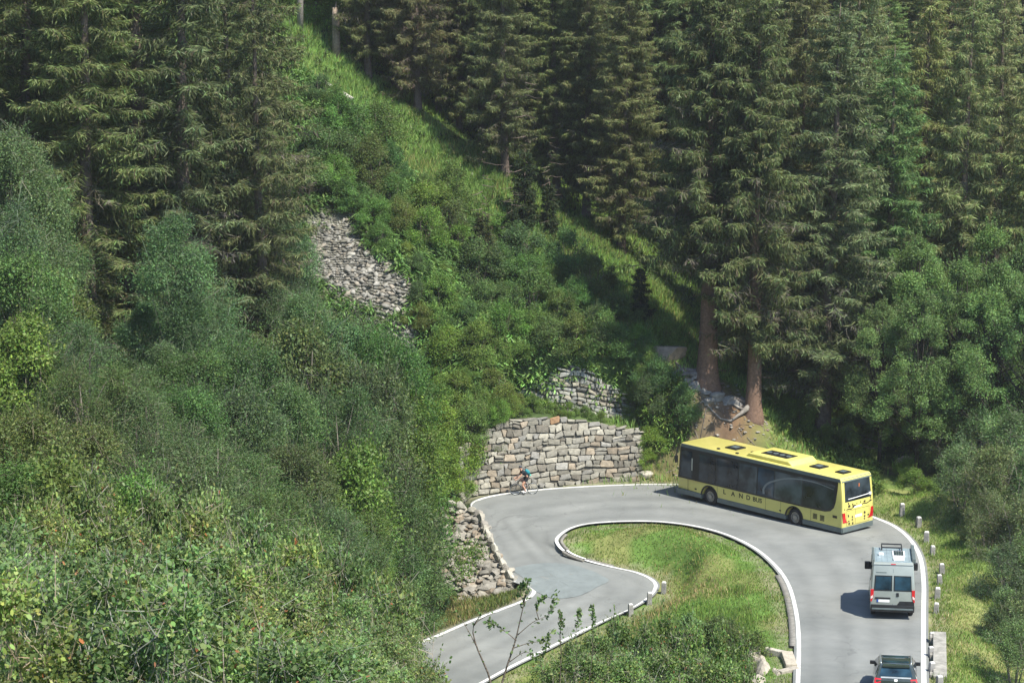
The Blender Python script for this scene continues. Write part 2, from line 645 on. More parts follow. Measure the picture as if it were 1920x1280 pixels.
cw((0, 5, 31), (-10, 5, 32), (10, 5, 30), (-6, 15, 28.2), (-2, 15, 28), (3, 15, 27.6), (-6, 22, 26.2), (-2, 22, 26.0), (0.3, 24, 25.3), (3, 22, 25.4), (-8, 30, 23.6), (-4, 30, 23.2), (0, 30, 23.1), (1.5, 33, 21.9), (2.6, 40, 18.9), (6, 30, 21.0),
   (-10, 45, 18.4), (-6, 45, 17.8), (-3, 45, 16.9), (3, 45, 15.6), (12, 45, 9), (-12, 62, 11.5), (-4, 62, 7), (4, 62, 2.5), (14, 62, 0.5), (-2, 85, -1.5), (8, 85, -2.5), (20, 85, -2), (30, 90, -3), (2, 96, -2.5))
cw((-120, 2, 60), (120, 2, 10), (-120, 120, 60), (120, 120, 0), (-120, 200, 90), (120, 200, 30), (-120, 420, 160), (120, 420, 150), (0, 420, 140), (0, 300, 78), (60, 300, 70), (-60, 300, 90),
   (0, 232, 41), (40, 232, 36), (-40, 232, 56), (70, 150, 6), (60, 100, -6), (40, 120, -2), (60, 40, 0), (-60, 40, 40), (70, 230, 40))
CT = np.array(CT)


def tps_fit(P, lam=0.02):
    n = len(P)
    X = P[:, :2] / 50.0
    r2 = ((X[:, None] - X[None]) ** 2).sum(-1)
    K = 0.5 * r2 * np.log(np.maximum(r2, 1e-12))
    A = np.zeros((n + 3, n + 3))
    A[:n, :n] = K + lam * np.eye(n) * 0.01
    A[:n, n] = 1
    A[:n, n + 1:] = X
    A[n, :n] = 1
    A[n + 1:, :n] = X.T
    rhs = np.concatenate([P[:, 2], [0, 0, 0]])
    return X, np.linalg.solve(A, rhs)


TX, TW = tps_fit(CT)


def tps(x, y):
    Q = np.stack([x, y], -1) / 50.0
    out = np.empty(len(Q))
    for s in range(0, len(Q), 8000):
        q = Q[s:s + 8000]
        r2 = ((q[:, None] - TX[None]) ** 2).sum(-1)
        K = 0.5 * r2 * np.log(np.maximum(r2, 1e-12))
        out[s:s + 8000] = K @ TW[:-3] + TW[-3] + q @ TW[-2:]
    return out


XS = np.concatenate([np.arange(-120, -45, 5.0), np.arange(-45, 45, 0.5), np.arange(45, 121, 5.0)])
YS = np.concatenate([np.arange(2, 92, 1.2), np.arange(92, 152, 0.45), np.arange(152, 205, 1.0), np.arange(205, 421, 6.0)])
GX, GY = np.meshgrid(XS, YS, indexing='ij')


def vnoise(x, y, f, seed=0):
    """cheap smooth value noise"""
    r = np.random.default_rng(seed)
    tab = r.random((64, 64))
    x, y = x * f + 1000, y * f + 1000
    i, j = np.floor(x).astype(int), np.floor(y).astype(int)
    u, v = x - i, y - j
    u, v = u * u * (3 - 2 * u), v * v * (3 - 2 * v)
    g = lambda a, b: tab[a % 64, b % 64]
    return (g(i, j) * (1 - u) + g(i + 1, j) * u) * (1 - v) + (g(i, j + 1) * (1 - u) + g(i + 1, j + 1) * u) * v


def road_dist(x, y):
    """distance to the road (0 on it) and the road's height there"""
    P = np.stack([x, y], -1)
    dist, zz = np.full(len(P), 1e9), np.zeros(len(P))
    near = (x > -25) & (x < 35) & (y > 85) & (y < 150)
    idx = np.where(near)[0]
    RC = ROADC[::2]
    for s in range(0, len(idx), 4000):
        k = idx[s:s + 4000]
        d2 = ((P[k][:, None] - RC[None, :, :2]) ** 2).sum(-1)
        m = d2.argmin(1)
        dist[k] = np.sqrt(d2[np.arange(len(k)), m])
        zz[k] = RC[m, 2]
    return dist, zz


gx, gy = GX.ravel(), GY.ravel()
Z = tps(gx, gy)
bumps = (vnoise(gx, gy, 0.35, 1) - 0.5) * 0.5 + (vnoise(gx, gy, 0.9, 2) - 0.5) * 0.22
RD, RZ = road_dist(gx, gy)
# rough wall that props the left leg: its crest and foot, and the low bank beyond it
PROP_TOP = [(846, 947, -0.05), (874, 957, -0.05), (902, 970, -0.1), (918, 1008, -0.35), (938, 1050, -0.7), (962, 1088, -0.95)]
PROP_FOOT = [(775, 1018, -2.6), (800, 1055, -2.5), (830, 1092, -2.35), (858, 1120, -2.1), (905, 1122, -1.85), (950, 1112, -1.55)]
PT, PF = catmull([at_z(*p) for p in PROP_TOP], 60), catmull([at_z(*p) for p in PROP_FOOT], 60)
low_poly = np.vstack([PT[:, :2], [at_z(985, 1118, -1.5)[:2], at_z(930, 1150, -1.8)[:2], at_z(800, 1200, -2.2)[:2], at_z(640, 1260, -2.4)[:2], [-12, 112], [-8, 126], [-4.5, 133]]])
inlow = poly_mask(low_poly, gx, gy, None)
kk = np.where(inlow)[0]
RC2 = ROADC.reshape(13, NR, 3)[:, int(NR * .70):].reshape(-1, 3)[::2]
d2 = ((np.stack([gx[kk], gy[kk]], -1)[:, None] - RC2[None, :, :2]) ** 2).sum(-1)
m_ = d2.argmin(1)
RD[kk] = np.sqrt(d2[np.arange(len(kk)), m_])
RZ[kk] = RC2[m_, 2]
t = np.clip((RD - 0.85) / 2.0, 0, 1)
t = t * t * (3 - 2 * t)
Z = (RZ - 0.10 - 0.06 * np.clip(1 - RD / 0.45, 0, 1)) * (1 - t) + (Z + bumps) * t
ruled = np.concatenate([PT * (1 - u_) + PF * u_ for u_ in np.linspace(0, 1.0, 14)])
face_poly = np.vstack([PT[:, :2], PF[::-1, :2]])
kk = np.where(poly_mask(face_poly, gx, gy, None))[0]
d2 = ((np.stack([gx[kk], gy[kk]], -1)[:, None] - ruled[None, :, :2]) ** 2).sum(-1)
Z[kk] = np.minimum(Z[kk], ruled[d2.argmin(1), 2] - 0.45)
kk = np.where(inlow & ~poly_mask(face_poly, gx, gy, None))[0]
d2 = ((np.stack([gx[kk], gy[kk]], -1)[:, None] - PF[None, :, :2]) ** 2).sum(-1)
m_ = d2.argmin(1)
w_ = np.exp(-d2[np.arange(len(kk)), m_] / 1.6 ** 2)
Z[kk] = np.minimum(Z[kk], Z[kk] * (1 - w_) + (PF[m_, 2] + 0.05) * w_)
# earth filled in behind the tall wall up to its top, the ledge under the small wall
WALL_FOOT = [(862, 938), (893, 924.5), (950, 917.5), (1010, 910.5), (1100, 903), (1160, 901), (1195, 900), (1206, 896)]
WALL_CREST = [(862, 838), (893, 818), (945, 790), (1010, 780), (1100, 787), (1160, 797), (1195, 804), (1212, 816)]
WALL_BASE = [at_z(x, y, -0.1 if x < 930 else -0.02) for x, y in WALL_FOOT]
WALL_TOP = [at_y(x, y, b[1] + 0.55) for (x, y), b in zip(WALL_CREST, WALL_BASE)]
WTOP = np.array(WALL_TOP)
wy, wz = np.interp(gx, WTOP[:, 0], WTOP[:, 1]), np.interp(gx, WTOP[:, 0], WTOP[:, 2])
fill = (gx > WTOP[0, 0]) & (gx < WTOP[-1, 0]) & (gy > wy + 0.35) & (gy < 141.5)
Z = np.where(fill, np.maximum(Z, wz - 0.2), Z)
ledge = (gx > -0.6) & (gx < 7.6) & (gy > wy + 0.35) & (gy < 142.6)
Z = np.where(ledge, wz - 0.12 + (bumps * 0.4), Z)
ZG = Z.reshape(GX.shape)


def ground(x, y):
    x, y = np.atleast_1d(np.asarray(x, float)), np.atleast_1d(np.asarray(y, float))
    i = np.clip(np.searchsorted(XS, x) - 1, 0, len(XS) - 2)
    j = np.clip(np.searchsorted(YS, y) - 1, 0, len(YS) - 2)
    u = np.clip((x - XS[i]) / (XS[i + 1] - XS[i]), 0, 1)
    v = np.clip((y - YS[j]) / (YS[j + 1] - YS[j]), 0, 1)
    return (ZG[i, j] * (1 - u) + ZG[i + 1, j] * u) * (1 - v) + (ZG[i, j + 1] * (1 - u) + ZG[i + 1, j + 1] * u) * v


def g1(x, y):
    return float(ground(x, y)[0])


def hit(px, py, ymin=92.0, ymax=330.0):
    """first ground point on the sight line beyond ymin"""
    Yv = np.arange(ymin, ymax, 0.15)
    d = ray(px, py)
    tt = Yv / d[1]
    x, z = d[0] * tt, CAMZ + d[2] * tt
    below = np.where(z < ground(x, Yv))[0]
    k = below[0] if len(below) else len(Yv) - 1
    return np.array([x[k], Yv[k], ground(x[k], Yv[k])[0]])


# zone colours of the ground (what grows or lies there)
col = np.tile(np.array([0.050, 0.075, 0.028]), (len(gx), 1))
nz = vnoise(gx, gy, 0.25, 5)[:, None]
col = col * (0.7 + 0.6 * nz)


def mixzone(mask, c):
    global col
    m = np.clip(mask, 0, 1)[:, None]
    col = col * (1 - m) + np.array(c) * m


ISL = np.vstack([IN_S[:, :2], [[IN_S[-1, 0] + 6, 92], [IN_S[0, 0], 92]]])
isl = poly_mask(ISL, gx, gy, None)
mixzone(isl * 1.0, (0.11, 0.19, 0.045))
mixzone(isl * (vnoise(gx, gy, 0.4, 8) > 0.62) * 0.5, (0.26, 0.22, 0.10))
verge = (gx > np.interp(gy, [90, 100, 110, 118, 124, 131, 136], [14.5, 16.3, 18.3, 19.5, 20.5, 19, 14])) & (gy > 88) & (gy < 138) & (RD < 9)
mixzone(verge * 1.0, (0.15, 0.21, 0.06))
mixzone(verge * (vnoise(gx, gy, 0.5, 9) > 0.55) * 0.45, (0.30, 0.27, 0.12))
RIDGE = np.array([hit(px, py + 6) for px, py in ((590, 60), (650, 120), (720, 190), (800, 250), (870, 310), (950, 360), (1020, 405), (1120, 470), (1180, 525), (1250, 605), (1330, 700), (1420, 780))])
RIDGE_S = catmull(RIDGE, 120)


def ridge_d(x, y):
    P = np.stack([x, y], -1)
    out = np.full(len(P), 1e9)
    k = np.where((y > 130) & (y < 200) & (x > -30) & (x < 30))[0]
    for s in range(0, len(k), 5000):
        q = k[s:s + 5000]
        out[q] = np.sqrt(((P[q][:, None] - RIDGE_S[None, :, :2]) ** 2).sum(-1).min(1))
    return out


rdg = ridge_d(gx, gy)
mixzone(np.exp(-(rdg / 6.0) ** 2) * 0.95, (0.17, 0.27, 0.07))
for px, py, rr, c in ((1360, 770, 2.7, (0.17, 0.095, 0.058)), (1310, 775, 2.0, (0.19, 0.135, 0.09)), (1275, 735, 1.6, (0.20, 0.17, 0.10)), (1240, 850, 1.8, (0.16, 0.15, 0.07)), (1700, 890, 1.2, (0.24, 0.20, 0.13)),
                      (968, 1112, .8, (0.30, 0.26, 0.19)), (815, 1085, 1.5, (0.22, 0.12, 0.07)), (680, 470, 4.0, (0.2, 0.19, 0.16)), (1620, 780, 2.5, (0.12, 0.10, 0.05))):
    h = hit(px, py)
    mixzone(np.exp(-(((gx - h[0]) ** 2 + (gy - h[1]) ** 2) / rr ** 2)), c)
mixzone(((RD > 0.3) & (RD < 1.0)) * 0.6, (0.25, 0.23, 0.16))
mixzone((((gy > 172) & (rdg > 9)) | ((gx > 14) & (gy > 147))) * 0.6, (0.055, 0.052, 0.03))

nx, ny = len(XS), len(YS)
ii, jj = np.meshgrid(np.arange(nx - 1), np.arange(ny - 1), indexing='ij')
q = (ii * ny + jj).ravel()
F = np.stack([q, q + ny, q + ny + 1, q + 1], 1)
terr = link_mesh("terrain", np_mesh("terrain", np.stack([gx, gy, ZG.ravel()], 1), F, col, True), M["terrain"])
tag(terr, "steep mountainside ground under the grass and forest", "terrain", kind="structure")

# repaired asphalt patch, laid as a sheet on the road
pv = [on_road(*p) for p in pp]
cpt = sum(pv) / len(pv)
ringn = catmull(pv + [pv[0]], 60)[:-1]
rings = [cpt + (ringn - cpt) * s for s in (0.25, 0.5, 0.75, 1.0)]
V = np.vstack([[cpt]] + rings)
for k in range(len(V)):
    V[k, 2] = np.mean(ROADC[np.argsort(((ROADC[:, :2] - V[k, :2]) ** 2).sum(1))[:6], 2]) + 0.02
mb = MB()
n = len(ringn)
fs = [(0, 1 + i, 1 + (i + 1) % n) for i in range(n)]
for r_ in range(3):
    fs += [(1 + r_ * n + i, 1 + (r_ + 1) * n + i, 1 + (r_ + 1) * n + (i + 1) % n, 1 + r_ * n + (i + 1) % n) for i in range(n)]
mb._add(V, fs)
o = mb.build("road_patch", M["patch"])
tag(o, "darker repaired patch of asphalt on the left leg of the bend", "road patch", kind="structure")


def ribbon_solid(name, A, B, h, mat, lift=-0.1):
    """low kerb: a closed strip between two polylines"""
    n = len(A)
    a0, b0 = A + [0, 0, lift], B + [0, 0, lift]
    a1, b1 = A + [0, 0, h], B + [0, 0, h]
    V = np.concatenate([a0, a1, b1, b0])
    i = np.arange(n - 1)
    F = [np.stack([k * n + i, k * n + i + 1, ((k + 1) % 4) * n + i + 1, ((k + 1) % 4) * n + i], 1) for k in range(4)]
    return link_mesh(name, np_mesh(name, V, np.concatenate(F)), mat)


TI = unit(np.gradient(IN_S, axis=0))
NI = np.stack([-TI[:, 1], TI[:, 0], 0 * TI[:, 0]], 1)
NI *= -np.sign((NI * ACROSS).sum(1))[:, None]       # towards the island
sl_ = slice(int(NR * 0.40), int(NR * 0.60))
o = ribbon_solid("kerb", (IN_S + NI * 0.10)[sl_], (IN_S + NI * 0.26)[sl_], 0.02, M["kerb"])  # kerb laid flush; its shadow strip is put into the darker concrete colour
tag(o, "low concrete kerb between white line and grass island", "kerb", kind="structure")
sl_ = slice(int(NR * 0.062), int(NR * 0.142))
o = ribbon_solid("gutter", (IN_S + NI * 0.05)[sl_], (IN_S + NI * 0.32)[sl_], 0.004, M["kerb"])
tag(o, "pale concrete gutter strip beside the right leg of the road", "gutter", kind="structure")
# ------------------------------------------------------------------ stone walls
def stone_wall(name, base, top, seed, ch=(0.26, 0.5), sw=(0.35, 0.95), gap=0.022, depth=0.12, palette=None, ragged=0.0, thick=0.7, core=0.6):
    """irregular coursed masonry on the ruled surface between two 3D polylines, one mesh"""
    rr = random.Random(seed)
    N = 160
    B, T = catmull(base, N), catmull(top, N)
    seg = np.concatenate([[0], np.cumsum(np.linalg.norm(np.diff(B, axis=0), axis=1))])
    Ltot = seg[-1]
    Hh = np.linalg.norm(T - B, axis=1)
    Hm = Hh.max()
    tang = unit(np.gradient(B, axis=0))
    upv = unit(T - B)
    nor = unit(np.cross(tang, upv))
    toward = np.array([0, 0, CAMZ]) - B
    nor *= np.sign((nor * toward).sum(1))[:, None]

    def S(s, h, d):
        s = min(max(s, 0), Ltot)
        u = np.interp(s, seg, np.arange(N))
        i = min(int(u), N - 2)
        f = u - i
        b = B[i] * (1 - f) + B[i + 1] * f
        up = upv[i] * (1 - f) + upv[i + 1] * f
        n_ = nor[i] * (1 - f) + nor[i + 1] * f
        return b + up * h + n_ * d

    def hmax(s):
        return np.interp(min(max(s, 0), Ltot), seg, Hh)
    mb = MB()
    pal = palette or [(0.36, 0.34, 0.275), (0.32, 0.305, 0.255), (0.42, 0.395, 0.32), (0.26, 0.245, 0.20), (0.35, 0.295, 0.22), (0.31, 0.30, 0.265), (0.23, 0.21, 0.17)]
    h = -0.15 if core > 0.3 else -0.45
    while h < Hm:
        hc = rr.uniform(*ch)
        s = -rr.uniform(0, 0.5)
        wob = [rr.uniform(-0.09, 0.09) for _ in range(int(Ltot / 0.5) + 8)]
        while s < Ltot:
            w_ = rr.uniform(*sw) * (1.0 if rr.random() > 0.2 else 0.55)
            sub = [(h, h + hc)]
            if hc > 0.36 and rr.random() < 0.22:
                mid = h + hc * rr.uniform(0.4, 0.6)
                sub = [(h, mid), (mid, h + hc)]
            for (h0, h1) in sub:
                lim = hmax(s + w_ / 2) + (rr.uniform(-ragged, ragged) if ragged else 0)
                if h0 + 0.1 > lim:
                    continue
                h1_ = min(h1, max(lim, h0 + 0.14))
                s0, s1 = max(s, 0) + gap * rr.uniform(0.5, 1.6), min(s + w_, Ltot) - gap * rr.uniform(0.5, 1.6)
                if s1 - s0 < 0.12:
                    continue
                wa = wob[int((s0 + 3) / 0.5) % len(wob)]
                wb = wob[int((s1 + 3) / 0.5) % len(wob)]
                a0, a1 = h0 + gap + wa, h0 + gap + wb
                b0, b1 = h1_ - gap + wa + rr.uniform(-.05, .03), h1_ - gap + wb + rr.uniform(-.05, .03)
                k = 0.13 * min(s1 - s0, h1_ - h0)
                j = lambda: rr.uniform(0.3, 1.5) * k
                sk = rr.uniform(-.06, .06)
                out = [(s0 + j(), a0), (s1 - j(), a1), (s1 + sk, a1 + j()), (s1 - sk, b1 - j()), (s1 - j(), b1), (s0 + j(), b0), (s0 + sk, b0 - j()), (s0 - sk, a0 + j())]
                d = rr.uniform(0.35, 1.0) * depth
                cs, chh = sum(p[0] for p in out) / 8, sum(p[1] for p in out) / 8
                ring0 = [S(p[0], p[1], -0.12) for p in out]
                ring1 = [S(p[0], p[1], d * 0.55) for p in out]
                ring2 = [S(cs + (p[0] - cs) * 0.91, chh + (p[1] - chh) * 0.89, d + rr.uniform(-.012, .012)) for p in out]
                c = rr.choice(pal)
                if rr.random() < 0.012:
                    c = (0.40, 0.25, 0.14)
                g = rr.uniform(0.62, 1.12)
                c = tuple(x * g for x in c)
                vs = ring0 + ring1 + ring2 + [S(cs, chh, d + 0.015)]
                fs = []
                for q_ in range(8):
                    r_ = (q_ + 1) % 8
                    fs += [(q_, r_, 8 + r_, 8 + q_), (8 + q_, 8 + r_, 16 + r_, 16 + q_), (16 + q_, 16 + r_, 24)]
                mb._add(vs, fs, c)
            s += w_
        h += hc
    # core behind the joints with its back and top
    dark = (0.13, 0.12, 0.095)
    vs, fs = [], []
    st = list(range(0, N, 2)) + [N - 1]
    for i in st:
        t_ = B[i] + upv[i] * max(Hh[i] - 0.12 - ragged * .5, 0.05)
        vs += [B[i] - upv[i] * core - nor[i] * 0.03, t_ - nor[i] * 0.03, t_ - nor[i] * thick, B[i] - upv[i] * core - nor[i] * thick]
    for k in range(len(st) - 1):
        for e in range(4):
            fs.append((4 * k + e, 4 * k + (e + 1) % 4, 4 * k + 4 + (e + 1) % 4, 4 * k + 4 + e))
    fs += [(0, 1, 2, 3), tuple(4 * (len(st) - 1) + e for e in (3, 2, 1, 0))]
    mb._add(vs, fs, dark)
    return mb.build(name, M["stone"])


base, top = WALL_BASE, WALL_TOP
o = stone_wall("stone_wall", base, top, 3, ch=(0.26, 0.50), sw=(0.32, 0.82), gap=0.018, depth=0.12)
tag(o, "tall curved retaining wall of pale squared stones behind the cyclist", "stone wall")

bx = [(952, 766), (1020, 767), (1055, 768), (1090, 770), (1140, 780), (1196, 786)]
base = [at_y(x, y, 142.1) for x, y in bx]
toppx = [(952, 738), (1020, 714), (1058, 686), (1092, 688), (1130, 710), (1190, 748)]
top = [at_y(x, y, b[1] + 0.5) for (x, y), b in zip(toppx, base)]
o = stone_wall("stone_wall", base, top, 11, core=0.2, ch=(0.16, 0.36), sw=(0.3, 0.9), ragged=0.12, depth=0.16,
               palette=[(0.36, 0.355, 0.31), (0.31, 0.31, 0.28), (0.42, 0.41, 0.35), (0.24, 0.24, 0.22), (0.36, 0.33, 0.26)])
tag(o, "smaller ragged dry stone wall on the bank above the tall wall", "stone wall")

tp, bp = PROP_TOP, PROP_FOOT
rr = random.Random(61)
mb = MB()
mb.col = (0.10, 0.09, 0.07)
cv, cf = [], []
for u_ in range(0, 60, 3):
    for v_ in range(7):
        cv.append(PT[u_] * (1 - v_ / 6) + PF[u_] * (v_ / 6) + np.array([0, 0, -0.12 - (0.5 if v_ == 6 else 0)]))
for a_ in range(19):
    for b_ in range(6):
        q_ = a_ * 7 + b_
        cf.append((q_, q_ + 1, q_ + 8, q_ + 7))
mb._add(cv, cf)
for k in range(620):
    u_, v_ = rr.random(), rr.random() ** 0.9 * 1.02
    i_ = int(u_ * 59)
    p = PT[i_] * (1 - v_) + PF[i_] * v_
    e1 = PF[i_] - PT[i_]
    g = rr.uniform(0.75, 1.2)
    mb.col = tuple(c * g for c in rr.choice([(0.29, 0.27, 0.225), (0.25, 0.235, 0.20), (0.33, 0.305, 0.25), (0.20, 0.19, 0.16), (0.26, 0.215, 0.16)]))
    r_ = rr.uniform(0.14, 0.36) * (1.5 if rr.random() < .15 else 1)
    mb.rock(tuple(p + np.array([0, 0, rr.uniform(-.05, .12)])), r_, (1.45, 0.95, 0.42), seed=900 + k, sub=2, rz=rr.uniform(-.7, .7) + math.atan2(e1[1], e1[0]))
o = mb.build("stone_wall", M["stone"])
tag(o, "sloping rough stone wall propping the left leg of the road", "stone wall")

# row of parapet stones along the wall's crest
crest = catmull([at_z(*p) for p in tp], 200)
sg = np.concatenate([[0], np.cumsum(np.linalg.norm(np.diff(crest, axis=0), axis=1))])
s, k = 0.3, 0
rr = random.Random(4)
kerbs = []
while s < sg[-1] - 0.3:
    i = int(np.interp(s, sg, np.arange(200)))
    p = crest[i]
    d = crest[min(i + 1, 199)] - crest[max(i - 1, 0)]
    L = rr.uniform(0.75, 1.25)
    mb = MB()
    c = rr.choice([(0.36, 0.34, 0.28), (0.43, 0.41, 0.34), (0.30, 0.28, 0.24)])
    mb.col = c
    mb.rock((0, 0, 0.14), 0.5, (L * 0.95, 0.42, 0.55), seed=k + 40, sub=2)
    e = mb.build("parapet_stone", M["stone"])
    e.location = p + np.array([-0.1, 0, 0.02])
    e.rotation_euler = (0, 0, math.atan2(d[1], d[0]))
    kerbs.append(e)
    s += L * 0.95
    k += 1
n = len(kerbs)
ORD = ["first", "second", "third", "fourth", "fifth", "sixth", "seventh", "eighth", "ninth", "tenth", "eleventh", "twelfth", "thirteenth", "fourteenth",
       "fifteenth", "sixteenth", "seventeenth", "eighteenth", "nineteenth", "twentieth"]
for k, e in enumerate(kerbs):
    w_ = "topmost" if k == 0 else ("lowest" if k == n - 1 else ORD[k] + " from the top")
    tag(e, "rough parapet stone on the left road edge, %s of the row" % w_, "parapet stone", "parapet stones on the sloping wall")

# ------------------------------------------------------------------ loose rubble on the slope
poly = [(560, 505), (578, 450), (615, 412), (655, 436), (705, 482), (740, 522), (785, 538), (778, 570), (748, 592), (700, 590), (660, 565), (610, 540)]
poly2 = [(742, 600), (760, 610), (775, 660), (770, 672), (745, 640)]


def inpoly(x, y, P):
    c = False
    j = len(P) - 1
    for i in range(len(P)):
        if ((P[i][1] > y) != (P[j][1] > y)) and x < (P[j][0] - P[i][0]) * (y - P[i][1]) / (P[j][1] - P[i][1]) + P[i][0]:
            c = not c
        j = i
    return c


rr = random.Random(8)
ico = bmesh.new()
bmesh.ops.create_icosphere(ico, subdivisions=1, radius=1.0)
IV = np.array([v.co[:] for v in ico.verts])
IF = np.array([[v.index for v in f.verts] for f in ico.faces])
ico.free()
Vs, Fs, Cs = [], [], []
cnt = 0
for P, n in ((poly, 7000), (poly2, 600)):
    x0, x1 = min(p[0] for p in P), max(p[0] for p in P)
    y0, y1 = min(p[1] for p in P), max(p[1] for p in P)
    m = 0
    while m < n:
        px, py = rr.uniform(x0 - 25, x1 + 25), rr.uniform(y0 - 25, y1 + 25)
        if not inpoly(px + rr.gauss(0, 11), py + rr.gauss(0, 11), P):
            continue
        m += 1
        h = hit(px, py)
        r_ = min(0.22, 0.043 * rr.paretovariate(2.6))
        sc = np.array([rr.uniform(0.8, 1.7), rr.uniform(0.7, 1.2), rr.uniform(0.4, 0.8)]) * r_
        v = IV * (1 + 0.30 * rng.standard_normal((len(IV), 1))) * sc
        a_ = rr.uniform(0, 6.3)
        ca, sa = math.cos(a_), math.sin(a_)
        tl = rr.uniform(-.5, .5)
        v = np.stack([v[:, 0] * ca - v[:, 1] * sa, v[:, 0] * sa + v[:, 1] * ca, v[:, 2] + tl * v[:, 0]], 1)
        Vs.append(v + h + np.array([0, 0, r_ * 0.25]))
        Fs.append(IF + cnt)
        cnt += len(IV)
        g = rr.uniform(0.6, 1.15)
        c = rr.choice([(0.27, 0.262, 0.232), (0.31, 0.30, 0.262), (0.21, 0.205, 0.182), (0.26, 0.235, 0.19), (0.14, 0.135, 0.11)])
        Cs.append(np.tile(np.array(c) * g, (len(IV), 1)))
o = link_mesh("rubble", np_mesh("rubble", np.concatenate(Vs), np.concatenate(Fs), np.concatenate(Cs)), M["rubble"])
tag(o, "pale loose rubble spilling down the bushy slope", "rubble", kind="stuff")


def boulder(px, py, r, sq, seed, label, colr=(0.34, 0.32, 0.28), rz=0.0, dz=0.0, name="boulder", ymin=92):
    h = hit(px, py, ymin)
    mb = MB()
    mb.col = colr
    mb.rock((0, 0, 0), r, sq, seed=seed, sub=3)
    o = mb.build(name, M["stone"])
    o.location = (h[0], h[1], h[2] + dz)
    o.rotation_euler = (0, 0, rz)
    return tag(o, label, "boulder")


boulder(1256, 672, 0.95, (1.2, 0.9, 0.62), 5, "large flat-topped brown boulder beside the roots of the big spruce", (0.27, 0.22, 0.17), 0.2, 0.35)
boulder(1211, 897, 0.42, (1.25, 0.8, 0.62), 6, "pale boulder lying at the right foot of the tall stone wall", (0.44, 0.41, 0.34), 0, 0.1)
boulder(938, 437, 0.3, (1.2, .9, .7), 7, "small white rock in the bushes halfway up the slope", (0.55, 0.54, 0.5), 0, 0.35)
boulder(1143, 634, 0.3, (1.3, .9, .6), 9, "small white rock in the herbs left of the flat boulder", (0.55, 0.53, 0.47), 0, 0.3)
bl = [(1288, 722, 0.35), (1304, 730, 0.42), (1322, 738, 0.35), (1345, 745, 0.42), (1366, 752, 0.4), (1385, 760, 0.45), (1398, 770, 0.35), (1330, 755, .3)]
for k, (px, py, r_) in enumerate(sorted(bl)):
    boulder(px, py, r_, (1.3, 0.9, 0.8), 30 + k, "grey rock in the earth bank under the two trunks, %s from the left" % ORD[k] if k else
            "grey rock in the earth bank under the two trunks, leftmost of them", (0.27, 0.255, 0.225), 0.5, 0.0)["group"] = "rocks in the earth bank below the spruces"
bl = [(1630, 770, .5), (1652, 776, .6), (1690, 872, .4), (1705, 885, .45), (1700, 865, .3)]
lab = ["pale rock in shade under the broadleaf trees, left of a twin", "pale rock in shade under the broadleaf trees, right of a twin",
       "rock on the grass bank behind the bus, left one of three", "rock on the grass bank behind the bus, lowest of three", "rock on the grass bank behind the bus, top one of three"]
for k, ((px, py, r_), l_) in enumerate(zip(bl, lab)):
    boulder(px, py, r_, (1.4, 0.9, 0.7), 50 + k, l_, (0.42, 0.36, 0.28) if k > 1 else (0.40, 0.38, 0.34), 0.4, 0.15)

# ------------------------------------------------------------------ rock outcrop and stone drain on the island
mb = MB()
mb.col = (0.40, 0.36, 0.29)
h = on_road(1494, 1235)
for k, (dx, dy, dz, r_, sq) in enumerate(((-1.75, 1.2, -0.55, 0.85, (0.5, 1.5, 1.0)), (-1.45, -0.2, -0.7, 0.85, (0.55, 1.6, .95)), (-1.2, -1.8, -0.8, 0.95, (0.7, 1.5, 1.0)), (-1.9, -2.6, -0.8, 0.9, (0.9, 1.2, .9)))):
    mb.rock((dx, dy, dz), r_, sq, seed=70 + k, sub=3)
o = mb.build("rock_outcrop", M["stone"])
o.location = h
tag(o, "slanting beige rock outcrop in the island beside the stone drain", "rock outcrop")

dr = empty("drain_inlet", h)
tag(dr, "square stone drain inlet with dark opening beside the road", "drain")
mb = MB()
mb.col = (0.42, 0.38, 0.30)
mb.box(-0.62, -0.12, -1.3, 0.55, -1.0, 0.2, 0.04)
mb.build("side_wall", M["stone"], dr)
mb = MB()
mb.col = (0.44, 0.41, 0.34)
Mx = Matrix.Translation((-0.75, 0.85, -0.4)) @ Matrix.Rotation(R(-38), 4, 'Z')
mb.box(-0.62, 0.62, -0.14, 0.14, -0.6, 0.55, 0.04, Mx)
mb.build("head_wall", M["stone"], dr)
mb = MB()
mb.col = (0.36, 0.33, 0.27)
Mx = Matrix.Translation((-0.55, -1.65, -0.4)) @ Matrix.Rotation(R(35), 4, 'Z')
mb.box(-0.5, 0.5, -0.16, 0.16, -0.6, 0.52, 0.04, Mx)
mb.build("end_wall", M["stone"], dr)
mb = MB()
mb.box(-1.15, -0.64, -1.45, 0.75, -1.2, -0.75)
mb.build("opening", M["black"], dr)

# ------------------------------------------------------------------ guard stones (stone bollards)
def bollard_at(p, rz, lean, sc):
    root = empty("stone_bollard", p, rz)
    mb = MB()
    g = random.Random(int(abs(p[0] * 97 + p[1] * 31)) % 9973).uniform(0.85, 1.15)
    mb.col = (0.29 * g, 0.285 * g, 0.27 * g)
    mb.box(-0.14, 0.14, -0.13, 0.13, -0.35, 0.50, 0.025, taper=0.86)
    mb.build("post", M["stone"], root)
    mb = MB()
    mb.col = (0.62, 0.62, 0.58)
    mb.box(-0.118, 0.118, -0.108, 0.108, 0.497, 0.56, 0.03, taper=0.75)
    mb.build("cap", M["stone"], root)
    root.rotation_euler = (lean, lean * 0.6, rz)
    root.scale = (sc, sc, sc)
    return root


